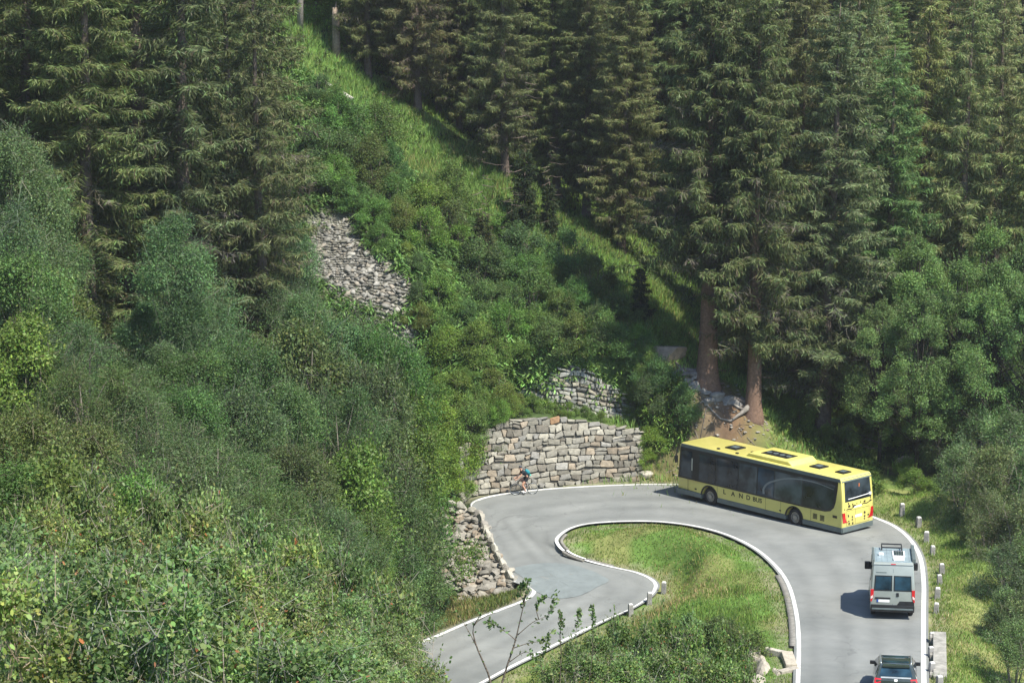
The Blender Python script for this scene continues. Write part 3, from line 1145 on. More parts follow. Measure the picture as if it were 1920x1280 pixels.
bol = [(1691, 962), (1722, 988), (1737, 1016), (1748, 1040), (1766, 1076), (1762, 1096), (1757, 1122), (1755, 1149), (1748, 1205), (1746, 1233), (1746, 1262), (1761, 1290)]
rr = random.Random(5)
for k, (px, py) in enumerate(bol):
    z = 0.3
    for _ in range(6):
        p = at_z(px, py, z)
        z = g1(p[0], p[1])
    p = at_z(px, py, z)
    where = ("first" if k == 0 else ORD[k]) + " counted from the bus"
    if k in (8, 9, 10):
        where = "beside the pale slab, " + ["farthest", "middle", "nearest"][k - 8] + " of three"
    b = bollard_at(p, rr.uniform(-.3, .3), rr.uniform(-.08, .08), rr.uniform(0.9, 1.08))
    tag(b, ("grey stone bollard on the outer verge, " if k not in (8, 9, 10) else "grey stone bollard ") + where, "bollard", "stone bollards along the outer verge")
lab = ["pale stone bollard right of the bulging white line on the island", "grey stone bollard on the island's white line, nearest the bulge", "grey stone bollard on the island's white line, lowest of three"]
for (px, py), l_ in zip([(1243, 1108), (1216, 1128), (1181, 1150)], lab):
    p = on_road(px - 3, py)
    p = p + np.array([0.12, -0.02, 0.0])
    b = bollard_at(p, rr.uniform(-.3, .3), rr.uniform(-.05, .05), 0.95)
    tag(b, l_, "bollard", "stone bollards beside the grass island")

# pale slab of the culvert parapet right of the road
p0, p1 = on_road(1737, 1197), on_road(1737, 1268)
d = p1 - p0
sb = empty("culvert_slab", (p0 + p1) / 2, math.atan2(d[1], d[0]) + PI / 2)
tag(sb, "long pale concrete slab with bollards right of the road", "culvert slab")
L = float(np.linalg.norm(d))
mb = MB()
mb.box(0.28, 0.85, -L / 2, L / 2, -0.5, 0.22, 0.03)
mb.build("slab", M["concrete"], sb)
for yy in (-0.42, 0.02, 0.42):
    mb = MB()
    mb.box(0.14, 0.278, yy * L - 0.22, yy * L + 0.22, -0.4, 0.16, 0.02)
    mb.build("buttress", M["concrete"], sb)
# ------------------------------------------------------------------ wheels
def wheel(parent, x, z, r, w, y, side, rim_r, name="wheel"):
    """wheel on a y-axis; side +1 = outer face towards +y"""
    t = MB()
    t.lathe_y([(rim_r, y - w / 2), (r * 0.93, y - w / 2), (r, y - w / 2 + 0.04), (r, y + w / 2 - 0.04), (r * 0.93, y + w / 2), (rim_r, y + w / 2), (rim_r * 0.98, y + side * (w / 2 - 0.04))], x, z, 28)
    wh = t.build(name, M["rubber"], parent, True, 40)
    m = MB()
    yo = y + side * (w / 2 - 0.02)
    m.lathe_y([(rim_r, yo + side * 0.005), (rim_r * 0.9, yo), (rim_r * 0.85, yo - side * 0.06), (rim_r * 0.45, yo - side * 0.05), (rim_r * 0.42, yo + side * 0.03), (rim_r * 0.2, yo + side * 0.04), (0.001, yo + side * 0.04)], x, z, 24)
    for k in range(10):
        a_ = 2 * PI * k / 10
        m.box(x + rim_r * .66 * math.cos(a_) - .03, x + rim_r * .66 * math.cos(a_) + .03, min(yo - side * .055, yo - side * .03), max(yo - side * .055, yo - side * .03),
              z + rim_r * .66 * math.sin(a_) - .03, z + rim_r * .66 * math.sin(a_) + .03)
    m.build("rim", M["rim"], wh, True, 40)
    return wh


def text_mesh(name, body, size, mat, parent, Mx, squeeze=1.0):
    cu = bpy.data.curves.new(name, 'FONT')
    cu.body = body
    cu.size = size
    cu.extrude = 0.004
    cu.align_x = 'CENTER'
    cu.align_y = 'CENTER'
    cu.offset = size * 0.018
    tmp = bpy.data.objects.new(name + "_source", cu)
    COL.objects.link(tmp)
    dg = bpy.context.evaluated_depsgraph_get()
    dg.update()
    me = bpy.data.meshes.new_from_object(tmp.evaluated_get(dg))
    bpy.data.objects.remove(tmp)
    me.transform(Matrix.Scale(squeeze, 4, (1, 0, 0)))
    me.transform(Mx)
    me.materials.clear()
    return link_mesh(name, me, mat, parent)


# ------------------------------------------------------------------ bus
ra, rb = at_z(1580, 999.5, 0.30), at_z(1267, 921.5, 0.30)        # rear and front lower corners of the left side
hd = (rb - ra)[:2] / np.linalg.norm((rb - ra)[:2])
lf = np.array([-hd[1], hd[0]])
BL, BW, BH = 12.2, 2.55, 3.22
mid = (ra[:2] + rb[:2]) / 2 - lf * BW / 2
bus = empty("bus", (mid[0], mid[1], 0.006), math.atan2(hd[1], hd[0]))
tag(bus, "yellow country bus with dark windows turning through the hairpin", "bus")
X0, X1, Y1 = -BL / 2, BL / 2, BW / 2
FA, RA = 3.55, -2.72


def arch(xc, r, z0, n=12):
    """arch cut going in the -x direction along a lower edge at z0, wheel centre height .48"""
    out = []
    a0 = math.asin((z0 - 0.48) / r)
    for k in range(n + 1):
        t_ = a0 + (PI - 2 * a0) * k / n
        out.append((xc + r * math.cos(t_), 0.48 + r * math.sin(t_)))
    return out


# yellow shell: side profile with wheel arches, extruded over the width
prof = [(X0 + 0.02, 0.42), (X0, 0.6), (X0 + 0.02, 1.9), (X0 + 0.16, 3.1), (X0 + 0.3, BH), (X1 - 0.35, BH), (X1 - 0.15, 3.1), (X1 - 0.02, 1.7), (X1, 0.9), (X1 - 0.02, 0.52)]
low = arch(FA, 0.60, 0.52) + arch(RA, 0.60, 0.52)
mb = MB()
prof[0] = (X0 + 0.02, 0.52)


def narrow(v):
    k = 1.0 if v.z < 1.2 else 1.0 - 0.018 * (v.z - 1.2)
    if v.x > X1 - 0.5:
        k *= 1 - 0.10 * ((v.x - X1 + 0.5) / 0.5) ** 2
    return (v.x, v.y * k, v.z)


mb.prism(prof + low, -Y1, Y1, 0.07, fn=narrow)
mb.build("body", M["yellow"], bus, True, 35)

mb = MB()          # dark inside of the arches and chassis
mb.box(X0 + 0.3, X1 - 0.3, -Y1 + 0.36, Y1 - 0.36, 0.34, 1.1)
mb.build("chassis", M["black"], bus)
sk = []
for (xa, xb) in ((FA + 0.60, X1 - 0.04), (RA + 0.60, FA - 0.60), (X0 + 0.03, RA - 0.60)):
    sk.append((xa, xb))
for s in (1, -1):
    mb = MB()
    for xa, xb in sk:
        mb.box(xa, xb, min(s * (Y1 - 0.3), s * (Y1 + 0.004)), max(s * (Y1 - 0.3), s * (Y1 + 0.004)), 0.28, 0.56, 0.015)
    mb.build("skirt", M["grey_trim"], bus)
    for xc in (FA, RA):      # black lips of the wheel arches
        mb = MB()
        outer, inner = arch(xc, 0.66, 0.50), arch(xc, 0.585, 0.50)
        mb.prism(outer + inner[::-1], min(s * (Y1 - 0.05), s * (Y1 + 0.012)), max(s * (Y1 - 0.05), s * (Y1 + 0.012)))
        mb.build("arch_trim", M["black"], bus)
mb = MB()
mb.box(X0 - 0.02, X0 + 0.3, -Y1 + 0.03, Y1 - 0.03, 0.28, 0.58, 0.03)
mb.build("rear_bumper", M["grey_trim"], bus)
mb = MB()
mb.box(X1 - 0.35, X1 + 0.0, -Y1 + 0.14, Y1 - 0.14, 0.28, 0.58, 0.03)
mb.build("front_bumper", M["grey_trim"], bus)
for xc in (FA, RA):
    for s in (1, -1):
        wheel(bus, xc, 0.488, 0.488, 0.30, s * (Y1 - 0.24), s, 0.30)

# window bands, each with its panes
ZB, ZT = 1.24, 2.98


def yside(z, off):
    return Y1 * (1.0 if z < 1.2 else 1.0 - 0.018 * (z - 1.2)) + off


for s in (1, -1):
    band = [(X1 - 0.16, ZB - 0.03), (X1 - 0.27, 3.0), (-5.72, 3.0), (-5.70, 2.6), (-5.60, 1.9), (-5.48, 1.55), (-5.25, 1.34), (-4.9, 1.25), (-3.5, 1.21)]
    mb = MB()
    mb.prism(band, -0.012, 0.012, fn=lambda v: (v.x, s * yside(v.z, 0) + v.y, v.z))
    bd = mb.build("window_band", M["black"], bus)
    cuts = [(5.80, 4.92), (4.36, 3.12), (3.02, 1.42), (1.35, 0.02), (-0.05, -1.22), (-1.28, -3.25), (-3.31, -5.5)]
    for k, (a_, b_) in enumerate(cuts):
        if k < 6:
            P = [(a_, ZB + 0.06), (a_ - (0.1 if k == 0 else 0), 2.82), (b_, 2.82), (b_, ZB + 0.06)]
        else:
            P = [(a_, ZB + 0.06), (a_, 2.82), (b_ - .04, 2.80), (-5.46, 2.0), (-5.35, 1.62), (-5.15, 1.44), (-4.85, 1.33)]
        mb = MB()
        mb.prism(P, 0.010, 0.019, fn=lambda v: (v.x, s * (yside(v.z, 0) + v.y), v.z))
        mb.build("window_pane", (M["glass"], M["glass"], M["glass"], M["glass_pale"], M["glass_blue"], M["glass_pale"], M["glass"])[k], bd)
    # pale curved stripe on the glass
    mb = MB()
    A = catmull([(-0.52, 0, 1.42), (-0.50, 0, 1.68), (-0.72, 0, 1.98), (-1.15, 0, 2.22), (-2.0, 0, 2.52), (-3.0, 0, 2.68), (-4.2, 0, 2.70), (-5.45, 0, 2.55)], 60)
    for i in range(59):
        w0, w1 = 0.075 * (1 - i / 75), 0.075 * (1 - (i + 1) / 75)
        t0 = unit(A[min(i + 1, 59)] - A[max(i - 1, 0)])
        t1 = unit(A[min(i + 2, 59)] - A[i])
        n0, n1 = np.array([-t0[2], 0, t0[0]]), np.array([-t1[2], 0, t1[0]])
        q4 = [A[i] - n0 * w0, A[i + 1] - n1 * w1, A[i + 1] + n1 * w1, A[i] + n0 * w0]
        mb._add([(p[0], s * yside(p[2], 0.0225), p[2]) for p in q4], [(0, 1, 2, 3)])
    mb.build("stripe", M["swoosh"], bus)
    # roof edge rail
    mb = MB()
    mb.prism([(X1 - 0.30, 2.99), (X1 - 0.34, 3.17), (X0 + 0.26, 3.17), (X0 + 0.20, 2.99)], -0.03, 0.012, fn=lambda v: (v.x, s * (yside(v.z, 0.012) + v.y), v.z))
    mb.build("roof_rail", M["grey_trim"], bus)
# pale post and blind edge at the driver's window
mb = MB()
mb.box(4.86, 4.93, Y1 - 0.02, Y1 + 0.012, 1.75, 2.45)
mb.build("window_post", M["alu"], bus)
# LANDBUS
MY = Matrix.Rotation(PI, 4, 'Z') @ Matrix.Rotation(PI / 2, 4, 'X')
for ch_, xx in (("L", 2.40), ("A", 1.75), ("N", 1.16), ("D", 0.62)):
    text_mesh("lettering", ch_, 0.36, M["letter"], bus, Matrix.Translation((xx, Y1 + 0.006, 0.97)) @ MY, 1.15)
text_mesh("lettering", "BUS", 0.34, M["letter"], bus, Matrix.Translation((-0.05, Y1 + 0.006, 0.965)) @ MY, 1.15)
MYr = Matrix.Rotation(PI / 2, 4, 'X')
text_mesh("lettering", "LANDBUS", 0.36, M["letter"], bus, Matrix.Translation((1.1, -Y1 - 0.006, 0.97)) @ MYr, 1.3)
# vents, flap and side marks
for x0, x1, z0, z1 in ((-4.35, -4.05, 0.72, 1.02), (-4.85, -4.55, 0.70, 1.02)):
    mb = MB()
    for k in range(5):
        zz = z0 + (z1 - z0) * k / 5
        mb.box(x0, x1, Y1 - 0.01, Y1 + 0.006, zz, zz + (z1 - z0) / 7)
    mb.build("side_vent", M["print"], bus)
mb = MB()
mb.box(-5.72, -5.42, Y1 - 0.01, Y1 + 0.005, 1.02, 1.16)
mb.build("badge", M["print"], bus)
for xx, zz in ((4.6, 0.70), (-1.72, 0.66)):
    mb = MB()
    mb.box(xx - 0.07, xx + 0.07, Y1 - 0.01, Y1 + 0.008, zz, zz + 0.08, 0.01)
    mb.build("side_marker", M["black"], bus)
# panel seams
for xx in (5.2, 2.95, -0.65, -1.75, -3.9):
    mb = MB()
    mb.box(xx - 0.008, xx + 0.008, Y1 - 0.01, Y1 + 0.002, 0.57, 1.2)
    mb.build("panel_seam", M["print"], bus)
# front: windscreen and mirrors
mb = MB()
mb.prism([(-1.16, 1.15), (1.16, 1.15), (1.1, 3.05), (-1.1, 3.05)], -0.02, 0.02, axis='x', fn=lambda v: (X1 + 0.0 - max(0, (v.z - 0.9)) * 0.085 + v.x + 0.03 - 0.03 * (v.y / 1.2) ** 2, v.y, v.z))
mb.build("windscreen", M["glass"], bus)
for s in (1, -1):
    mb = MB()
    mb.box(X1 - 0.02, X1 + 0.10, min(s * 1.17, s * 1.36), max(s * 1.17, s * 1.36), 2.0, 2.42, 0.04)
    mb.tube([(X1 - 0.2, s * 1.15, 2.95), (X1 - 0.02, s * 1.22, 2.9), (X1 + 0.04, s * 1.28, 2.4)], 0.03)
    mb.build("mirror", M["black"], bus)
    mb = MB()
    mb.box(X1 - 0.06, X1 + 0.015, min(s * 0.75, s * 1.08), max(s * 0.75, s * 1.08), 0.72, 0.92, 0.02)
    mb.build("headlight", M["clear"], bus)
# roof: pod, hatches, small fittings
mb = MB()
mb.prism([(1.15, BH - 0.03), (0.85, BH + 0.22), (-2.0, BH + 0.22), (-2.35, BH - 0.03)], -1.02, 1.02, 0.06)
pod = mb.build("roof_pod", M["yellow"], bus, True, 35)
mb = MB()
mb.box(-1.55, 0.35, -0.30, 0.62, BH + 0.215, BH + 0.245, 0.01)
gr = mb.build("grille", M["black"], pod)
for k in range(4):
    mb = MB()
    mb.lathe_y([(0.16, 0), (0.16, 0.012), (0.03, 0.014)], 0, 0, 18)
    f_ = mb.build("fan", M["grey_trim"], pod)
    f_.rotation_euler = (PI / 2, 0, 0)
    f_.location = (-1.3 + k * 0.47, 0.16, BH + 0.247)
for xx, ly, lx in ((2.75, 0.42, 0.42), (-3.35, 0.38, 0.38), (-5.05, 0.34, 0.30)):
    mb = MB()
    mb.box(xx - lx, xx + lx, -ly + 0.05, ly + 0.05, BH - 0.02, BH + 0.07, 0.03)
    ht = mb.build("roof_hatch", M["black"], bus, True, 40)
    mb = MB()
    mb.box(xx - lx * 0.5, xx + lx * 0.5, -ly * 0.5 + .05, ly * 0.5 + .05, BH + 0.065, BH + 0.085, 0.01)
    mb.build("hatch_lid", M["grey_trim"], ht)
for xx, yy in ((3.2, 0.95), (1.75, 1.0), (1.35, 0.2)):
    mb = MB()
    mb.box(xx - 0.08, xx + 0.08, yy - 0.07, yy + 0.07, BH - 0.02, BH + 0.07, 0.02)
    mb.build("roof_fitting", M["black"], bus)
# rear
def rearx(z, off):
    pts_ = [(0.6, X0), (1.9, X0 + 0.02), (3.1, X0 + 0.16), (3.22, X0 + .3)]
    return float(np.interp(z, [p[0] for p in pts_], [p[1] for p in pts_])) - off


mb = MB()
mb.prism([(-1.08, 1.93), (1.06, 1.93), (1.03, 2.98), (-1.03, 2.98)], -0.02, 0.014, axis='x', fn=lambda v: (rearx(v.z, 0) - v.x, v.y, v.z))
rw = mb.build("rear_window", M["glass"], bus)
mb = MB()
mb.prism([(-1.2, 3.0), (1.2, 3.0), (1.17, 3.16), (-1.17, 3.16)], -0.04, 0.02, axis='x', fn=lambda v: (rearx(v.z, 0) - v.x, v.y, v.z))
mb.build("rear_spoiler", M["grey_trim"], bus)
text_mesh("display", "1", 0.26, M["amber"], bus, Matrix.Translation((rearx(2.68, 0.03), -0.12, 2.68)) @ Matrix.Rotation(-PI / 2, 4, 'Z') @ Matrix.Rotation(PI / 2, 4, 'X'), 1.4)
mb = MB()
mb.tube([(rearx(2.1, 0.05), -0.9, 2.12), (rearx(2.1, 0.05), 0.2, 2.08), (rearx(2.1, 0.05), 0.85, 2.07)], 0.022)
mb.box(X0 - 0.06, X0 + 0.02, -1.0, -0.84, 2.05, 2.2, 0.02)
mb.build("wiper", M["white"], bus)
for s in (1, -1):
    mb = MB()
    P = [(s * 1.23, 0.82), (s * 1.26, 1.36), (s * 1.06, 1.36), (s * 1.02, 1.05), (s * 0.93, 0.86), (s * 0.78, 0.80)]
    mb.prism(P, -0.06, 0.015, axis='x', fn=lambda v: (rearx(v.z, 0) - v.x, v.y, v.z))
    mb.build("tail_light", M["red"], bus)
# dark mountain-like printed marks on the yellow rear panel
mb = MB()
rr = random.Random(12)


def mark(y, z, w_, h_, k=6):
    w_, h_ = w_ * 1.25, h_ * 1.25
    P = [(y + w_ * math.cos(2 * PI * i / k) * rr.uniform(0.6, 1.2), z + h_ * math.sin(2 * PI * i / k) * rr.uniform(0.6, 1.2)) for i in range(k)]
    mb.prism(P, -0.002, 0.004, axis='x', fn=lambda v: (rearx(v.z, 0) - v.x, v.y, v.z))


ln = [(0.95, 1.48), (0.75, 1.50), (0.55, 1.46), (0.4, 1.55), (0.2, 1.50), (0.0, 1.58), (-0.2, 1.52), (-0.45, 1.62), (-0.7, 1.58), (-1.0, 1.66)]
for (a0, b0), (a1, b1) in zip(ln, ln[1:]):
    mb.prism([(a0, b0), (a1, b1), (a1, b1 + 0.06), (a0, b0 + 0.05)], -0.002, 0.003, axis='x', fn=lambda v: (rearx(v.z, 0) - v.x, v.y, v.z))
for y, z, w_, h_ in ((0.78, 1.83, .06, .05), (0.72, 1.66, .13, .07), (0.45, 1.72, .06, .06), (0.3, 1.62, .14, .06), (-0.55, 1.74, .08, .06), (-1.02, 1.86, .05, .05), (-1.03, 1.72, .12, .04), (-.2, 1.75, .05, .05),
                     (0.78, 1.15, .06, .07), (0.45, 1.05, .05, .05), (0.45, 0.9, .05, .05), (-0.55, 1.12, .07, .07), (-0.55, 0.92, .05, .06), (-.55, 0.78, .05, .05), (0.72, 0.72, .07, .06), (0.75, 0.85, .05, .04), (0.42, 0.70, .06, .06),
                     (-0.95, 0.82, .1, .05), (0.1, 1.72, .05, .03), (-.85, .95, .06, .05), (1.1, 1.55, .06, .03)):
    mark(y, z, w_, h_)
mb.build("printed_pattern", M["print"], bus)
mb = MB()
for y0, y1, z0, z1 in ((-0.93, 0.93, 0.62, 0.635), (-0.93, -0.915, 0.62, 1.44), (0.915, 0.93, 0.62, 1.44), (-0.93, 0.93, 1.42, 1.435), (0.2, 0.215, .62, 1.42)):
    mb.prism([(y0, z0), (y1, z0), (y1, z1), (y0, z1)], -0.002, 0.002, axis='x', fn=lambda v: (rearx(v.z, 0) - v.x, v.y, v.z))
mb.build("engine_flap_seam", M["print"], bus)
mb = MB()
mb.prism([(-0.32, 0.98), (0.24, 0.98), (0.24, 1.12), (-0.32, 1.12)], -0.004, 0.012, axis='x', fn=lambda v: (rearx(v.z, 0) - v.x, v.y, v.z))
pl = mb.build("number_plate", M["white"], bus)
mb = MB()
mb.prism([(-0.3, 1.52), (0.35, 1.52), (0.3, 1.6), (-0.3, 1.62)], -0.004, 0.006, axis='x', fn=lambda v: (rearx(v.z, 0) - v.x, v.y, v.z))
mb.build("rear_sticker", M["white"], bus)

# ------------------------------------------------------------------ camper van
wl, wr = on_road(1633, 1160), on_road(1712, 1160)
c = (wl + wr) / 2
az = R(7.6)
hd = np.array([math.sin(az), math.cos(az)])
VL, VW, VH = 5.4, 2.03, 2.58
mid = c[:2] + hd * (VL / 2 - 0.10)
zf = road_z(*(c[:2] + hd * 4.4))
pit = math.atan2(c[2] - zf, 4.4)
van = empty("camper_van", (mid[0], mid[1], (c[2] + zf) / 2 + 0.01))
van.rotation_euler = (0, pit, PI / 2 - az)
tag(van, "silver camper van with roof solar panel driving behind the bus", "van")
x0, x1, y1 = -VL / 2, VL / 2, VW / 2
prof = [(x0 + 0.02, 0.42), (x0, 0.75), (x0 + 0.04, 1.3), (x0 + 0.17, 2.38), (x0 + 0.28, VH), (x1 - 2.0, VH), (x1 - 1.6, VH - 0.12), (x1 - 0.85, 1.45), (x1 - 0.15, 1.12), (x1, 0.8), (x1 - 0.02, 0.42)]


def varch(xc, r=0.42, z0=0.42):
    return [(xc + r * math.cos(t_), z0 - 0.05 + r * math.sin(t_)) for t_ in [0.12 + (PI - 0.24) * k / 10 for k in range(11)]]


def vnar(v):
    k = 1.0 if v.z < 1.15 else 1.0 - 0.105 * (v.z - 1.15) / 1.43
    if v.x > x1 - 1.2:
        k *= 1 - 0.12 * ((v.x - x1 + 1.2) / 1.2) ** 2
    return (v.x, v.y * k, v.z)


mb = MB()
mb.prism(prof + varch(x1 - 0.92) + varch(x0 + 0.98), -y1, y1, 0.06, fn=vnar)
mb.build("body", M["silver"], van, True, 35)
mb = MB()
mb.box(x0 + 0.25, x1 - 0.25, -y1 + 0.3, y1 - 0.3, 0.25, 0.9)
mb.build("chassis", M["black"], van)
for xc in (x1 - 0.92, x0 + 0.98):
    for s in (1, -1):
        wheel(van, xc, 0.345, 0.345, 0.23, s * (y1 - 0.16), s, 0.21)


def vrear(z, off=0.0):
    return float(np.interp(z, [0.75, 1.3, 2.38, 2.58], [x0, x0 + 0.04, x0 + 0.17, x0 + 0.28])) - off


def rear_panel(P, mat, name, parent, d0=-0.03, d1=0.012, bev=0):
    mb = MB()
    mb.prism(P, d0, d1, bev, axis='x', fn=lambda v: (vrear(v.z) - v.x, v.y, v.z))
    return mb.build(name, mat, parent)


for s in (1, -1):
    rear_panel([(s * 0.035, 1.30), (s * 0.86, 1.30), (s * 0.82, 2.0), (s * 0.035, 2.0)], M["black"], "rear_window", van, d1=0.010)
    g_ = [o_ for o_ in van.children if o_.name.startswith("rear_window")][-1]
    rear_panel([(s * 0.08, 1.35), (s * 0.81, 1.35), (s * 0.78, 1.95), (s * 0.08, 1.95)], M["glass_blue"], "pane", g_, d1=0.016)
    rear_panel([(s * 1.005, 0.80), (s * 1.005, 1.36), (s * 0.86, 1.36), (s * 0.87, 1.1), (s * 0.90, 0.95), (s * 0.95, 0.80)], M["red"], "tail_light", van, d0=-0.12, d1=0.03)
    t_ = [o_ for o_ in van.children if o_.name.startswith("tail_light")][-1]
    rear_panel([(s * 0.995, 0.92), (s * 0.995, 1.02), (s * 0.90, 1.10), (s * 0.905, 0.97)], M["clear"], "reverse_lamp", t_, d0=0.0, d1=0.036)
mb = MB()
mb.box(x0 - 0.08, x0 + 0.2, -y1 + 0.02, y1 - 0.02, 0.34, 0.66, 0.04)
mb.build("rear_bumper", M["black"], van, True, 40)
mb = MB()
mb.box(x0 - 0.095, x0 - 0.06, -y1 + 0.08, y1 - 0.08, 0.44, 0.52, 0.015)
mb.build("bumper_step", M["grey_trim"], van)
rear_panel([(-0.20, 0.66), (-0.98, 0.66), (-0.98, 0.84), (-0.32, 0.84)], M["black"], "lower_cladding", van, d1=0.02)
rear_panel([(-0.008, 0.66), (0.008, 0.66), (0.008, 2.3), (-0.008, 2.3)], M["grey_trim"], "door_seam", van, d1=0.004)
rear_panel([(-0.16, 1.06), (-0.28, 1.06), (-0.28, 1.22), (-0.16, 1.22)], M["black"], "door_handle", van, d1=0.03)
rear_panel([(0.10, 0.93), (0.80, 0.93), (0.80, 1.0), (0.10, 1.0)], M["black"], "plate_light_bar", van, d1=0.03)
rear_panel([(0.14, 0.78), (0.72, 0.78), (0.72, 0.90), (0.14, 0.90)], M["white"], "number_plate", van, d1=0.016)
np_ = [o_ for o_ in van.children if o_.name.startswith("number_plate")][-1]
rear_panel([(0.64, 0.775), (0.725, 0.775), (0.725, 0.905), (0.64, 0.905)], M["plate_blue"], "plate_band", np_, d1=0.02)
rear_panel([(0.30, 2.11), (0.78, 2.11), (0.78, 2.15), (0.30, 2.15)], M["grey_trim"], "faint_lettering", van, d1=0.006)
rear_panel([(-0.90, 2.49), (0.90, 2.49), (0.88, 2.57), (-0.88, 2.57)], M["silver"], "roof_spoiler", van, d0=-0.15, d1=0.05)
rear_panel([(-0.11, 2.505), (0.11, 2.505), (0.11, 2.54), (-0.11, 2.54)], M["red"], "brake_light", van, d0=0.0, d1=0.058)
for s in (1, -1):        # side windows and mirrors
    mb = MB()
    mb.prism([(x1 - 1.1, 1.45), (x1 - 1.55, 2.15), (x1 - 2.15, 2.15), (x1 - 2.15, 1.42)], -0.02, 0.008, fn=lambda v: (v.x, s * (vnar(Vector((v.x, y1, v.z)))[1] + v.y), v.z))
    mb.build("side_window", M["glass"], van)
    mb = MB()
    mb.prism([(0.3, 1.4), (0.3, 2.0), (-1.0, 2.0), (-1.0, 1.4)], -0.02, 0.01, fn=lambda v: (v.x, s * (vnar(Vector((v.x, y1, v.z)))[1] + v.y), v.z))
    mb.build("side_window", M["glass"], van)
    mb = MB()
    mb.box(x1 - 1.35, x1 - 1.15, min(s * 0.98, s * 1.25), max(s * 0.98, s * 1.25), 1.38, 1.74, 0.05)
    mb.box(x1 - 1.32, x1 - 1.22, min(s * 0.86, s * 1.05), max(s * 0.86, s * 1.05), 1.5, 1.58)
    mb.build("mirror", M["black"], van)
    mb = MB()
    mb.prism([(x0 + 1.5, 0.38), (x0 + 1.5, 0.56), (x1 - 1.4, 0.56), (x1 - 1.4, 0.38)], -0.05, 0.012, fn=lambda v: (v.x, s * (y1 + v.y), v.z))
    mb.build("sill_trim", M["black"], van)
mb = MB()
mb.prism([(-0.86, 1.45), (0.86, 1.45), (0.76, VH - .16), (-0.76, VH - .16)], -0.02, 0.012, axis='x', fn=lambda v: (float(np.interp(v.z, [1.45, VH - .12], [x1 - 0.85, x1 - 1.6])) + v.x * 1.5, v.y, v.z))
mb.build("windscreen", M["glass"], van)
for s in (1, -1):
    mb = MB()
    mb.box(x1 - 0.3, x1 - 0.05, min(s * 0.55, s * 0.86), max(s * 0.55, s * 0.86), 0.85, 1.02, 0.03)
    mb.build("headlight", M["clear"], van)
# roof fittings
mb = MB()
mb.prism([(-0.84, VH - 0.005), (0.84, VH - 0.005), (0.84, VH + 0.015), (-0.84, VH + 0.015)], x0 + 0.34, x1 - 2.02, axis='x')
rf = mb.build("roof_skin", M["van_roof"], van)
for k in range(7):
    if k == 3:
        continue
    mb = MB()
    mb.box(x0 + 0.4, x1 - 2.1, -0.75 + k * 0.25 - 0.02, -0.75 + k * 0.25 + 0.02, VH + 0.013, VH + 0.03)
    mb.build("roof_rib", M["van_roof"], rf)
mb = MB()
mb.box(x0 + 1.35, x0 + 2.55, -0.55, 0.02, VH + 0.02, VH + 0.07, 0.01)
fr = mb.build("roof_window", M["white"], van)
mb = MB()
mb.box(x0 + 1.5, x0 + 2.45, -0.49, -0.04, VH + 0.066, VH + 0.085, 0.005)
sp = mb.build("solar_panel", M["solar"], fr)
mb = MB()
for k in range(1, 4):
    mb.box(x0 + 1.5, x0 + 2.45, -0.49 + k * 0.1125 - 0.006, -0.49 + k * 0.1125 + 0.006, VH + 0.084, VH + 0.088)
for k in range(1, 5):
    mb.box(x0 + 1.5 + k * 0.19 - .006, x0 + 1.5 + k * 0.19 + .006, -0.49, -0.04, VH + 0.0835, VH + 0.0872)
mb.build("cell_lines", M["alu"], sp)
mb = MB()
mb.box(x0 + 0.55, x0 + 1.1, -0.5, 0.0, VH + 0.02, VH + 0.1, 0.03)
mb.build("roof_vent", M["white"], van)
mb = MB()
mb.box(x0 + 1.55, x0 + 1.85, 0.42, 0.66, VH + 0.02, VH + 0.12, 0.03)
mb.build("aerial_dome", M["white"], van)
mb = MB()
xx = x1 - 2.35
mb.tube([(xx - .35, 0.5, VH), (xx - .3, 0.5, VH + 0.16), (xx + .3, 0.5, VH + 0.2), (xx + .3, -0.42, VH + 0.2), (xx - .3, -0.42, VH + 0.16), (xx - .35, -0.42, VH)], 0.035)
mb.tube([(xx - .3, 0.5, VH + .16), (xx - .3, -0.42, VH + .16)], 0.035)
mb.build("roof_rack", M["black"], van)
mb = MB()
mb.box(x0 + 0.5, x1 - 1.85, -1.02, -0.86, VH - 0.06, VH + 0.16, 0.03)
mb.build("awning_case", M["grey_trim"], van)
mb = MB()
mb.box(x0 + 0.5, x1 - 2.1, 0.88, 0.94, VH - 0.02, VH + 0.05, 0.01)
mb.build("side_rail", M["grey_trim"], van)

# ------------------------------------------------------------------ car
CLn, CW, CH = 4.35, 1.80, 1.50
az = R(8.2)
hd = np.array([math.sin(az), math.cos(az)])
pr = at_z(1679, 1232, 2.9)          # front edge of the roof
mid = pr[:2] - hd * 0.35
zr, zf = road_z(*(mid - hd * 1.3)), road_z(*(mid + hd * 1.3))
car = empty("car", (mid[0], mid[1], (zr + zf) / 2 + 0.01))
car.rotation_euler = (0, math.atan2(zr - zf, 2.6), PI / 2 - az)
tag(car, "dark hatchback car with silver roof rails at the bottom edge", "car")
x0, x1, y1 = -CLn / 2, CLn / 2, CW / 2
prof = [(x0 + 0.05, 0.32), (x0, 0.6), (x0 + 0.05, 0.95), (x0 + 0.2, 1.05), (x0 + 0.62, 1.42), (x0 + 0.85, CH - 0.02), (x0 + 1.6, CH), (x1 - 1.95, CH - 0.05), (x1 - 1.1, 0.98), (x1 - 0.3, 0.84), (x1 - 0.02, 0.6), (x1 - 0.05, 0.3)]


def carch(xc, r=0.37):
    return [(xc + r * math.cos(t_), 0.29 + r * math.sin(t_)) for t_ in [0.05 + (PI - 0.1) * k / 10 for k in range(11)]]


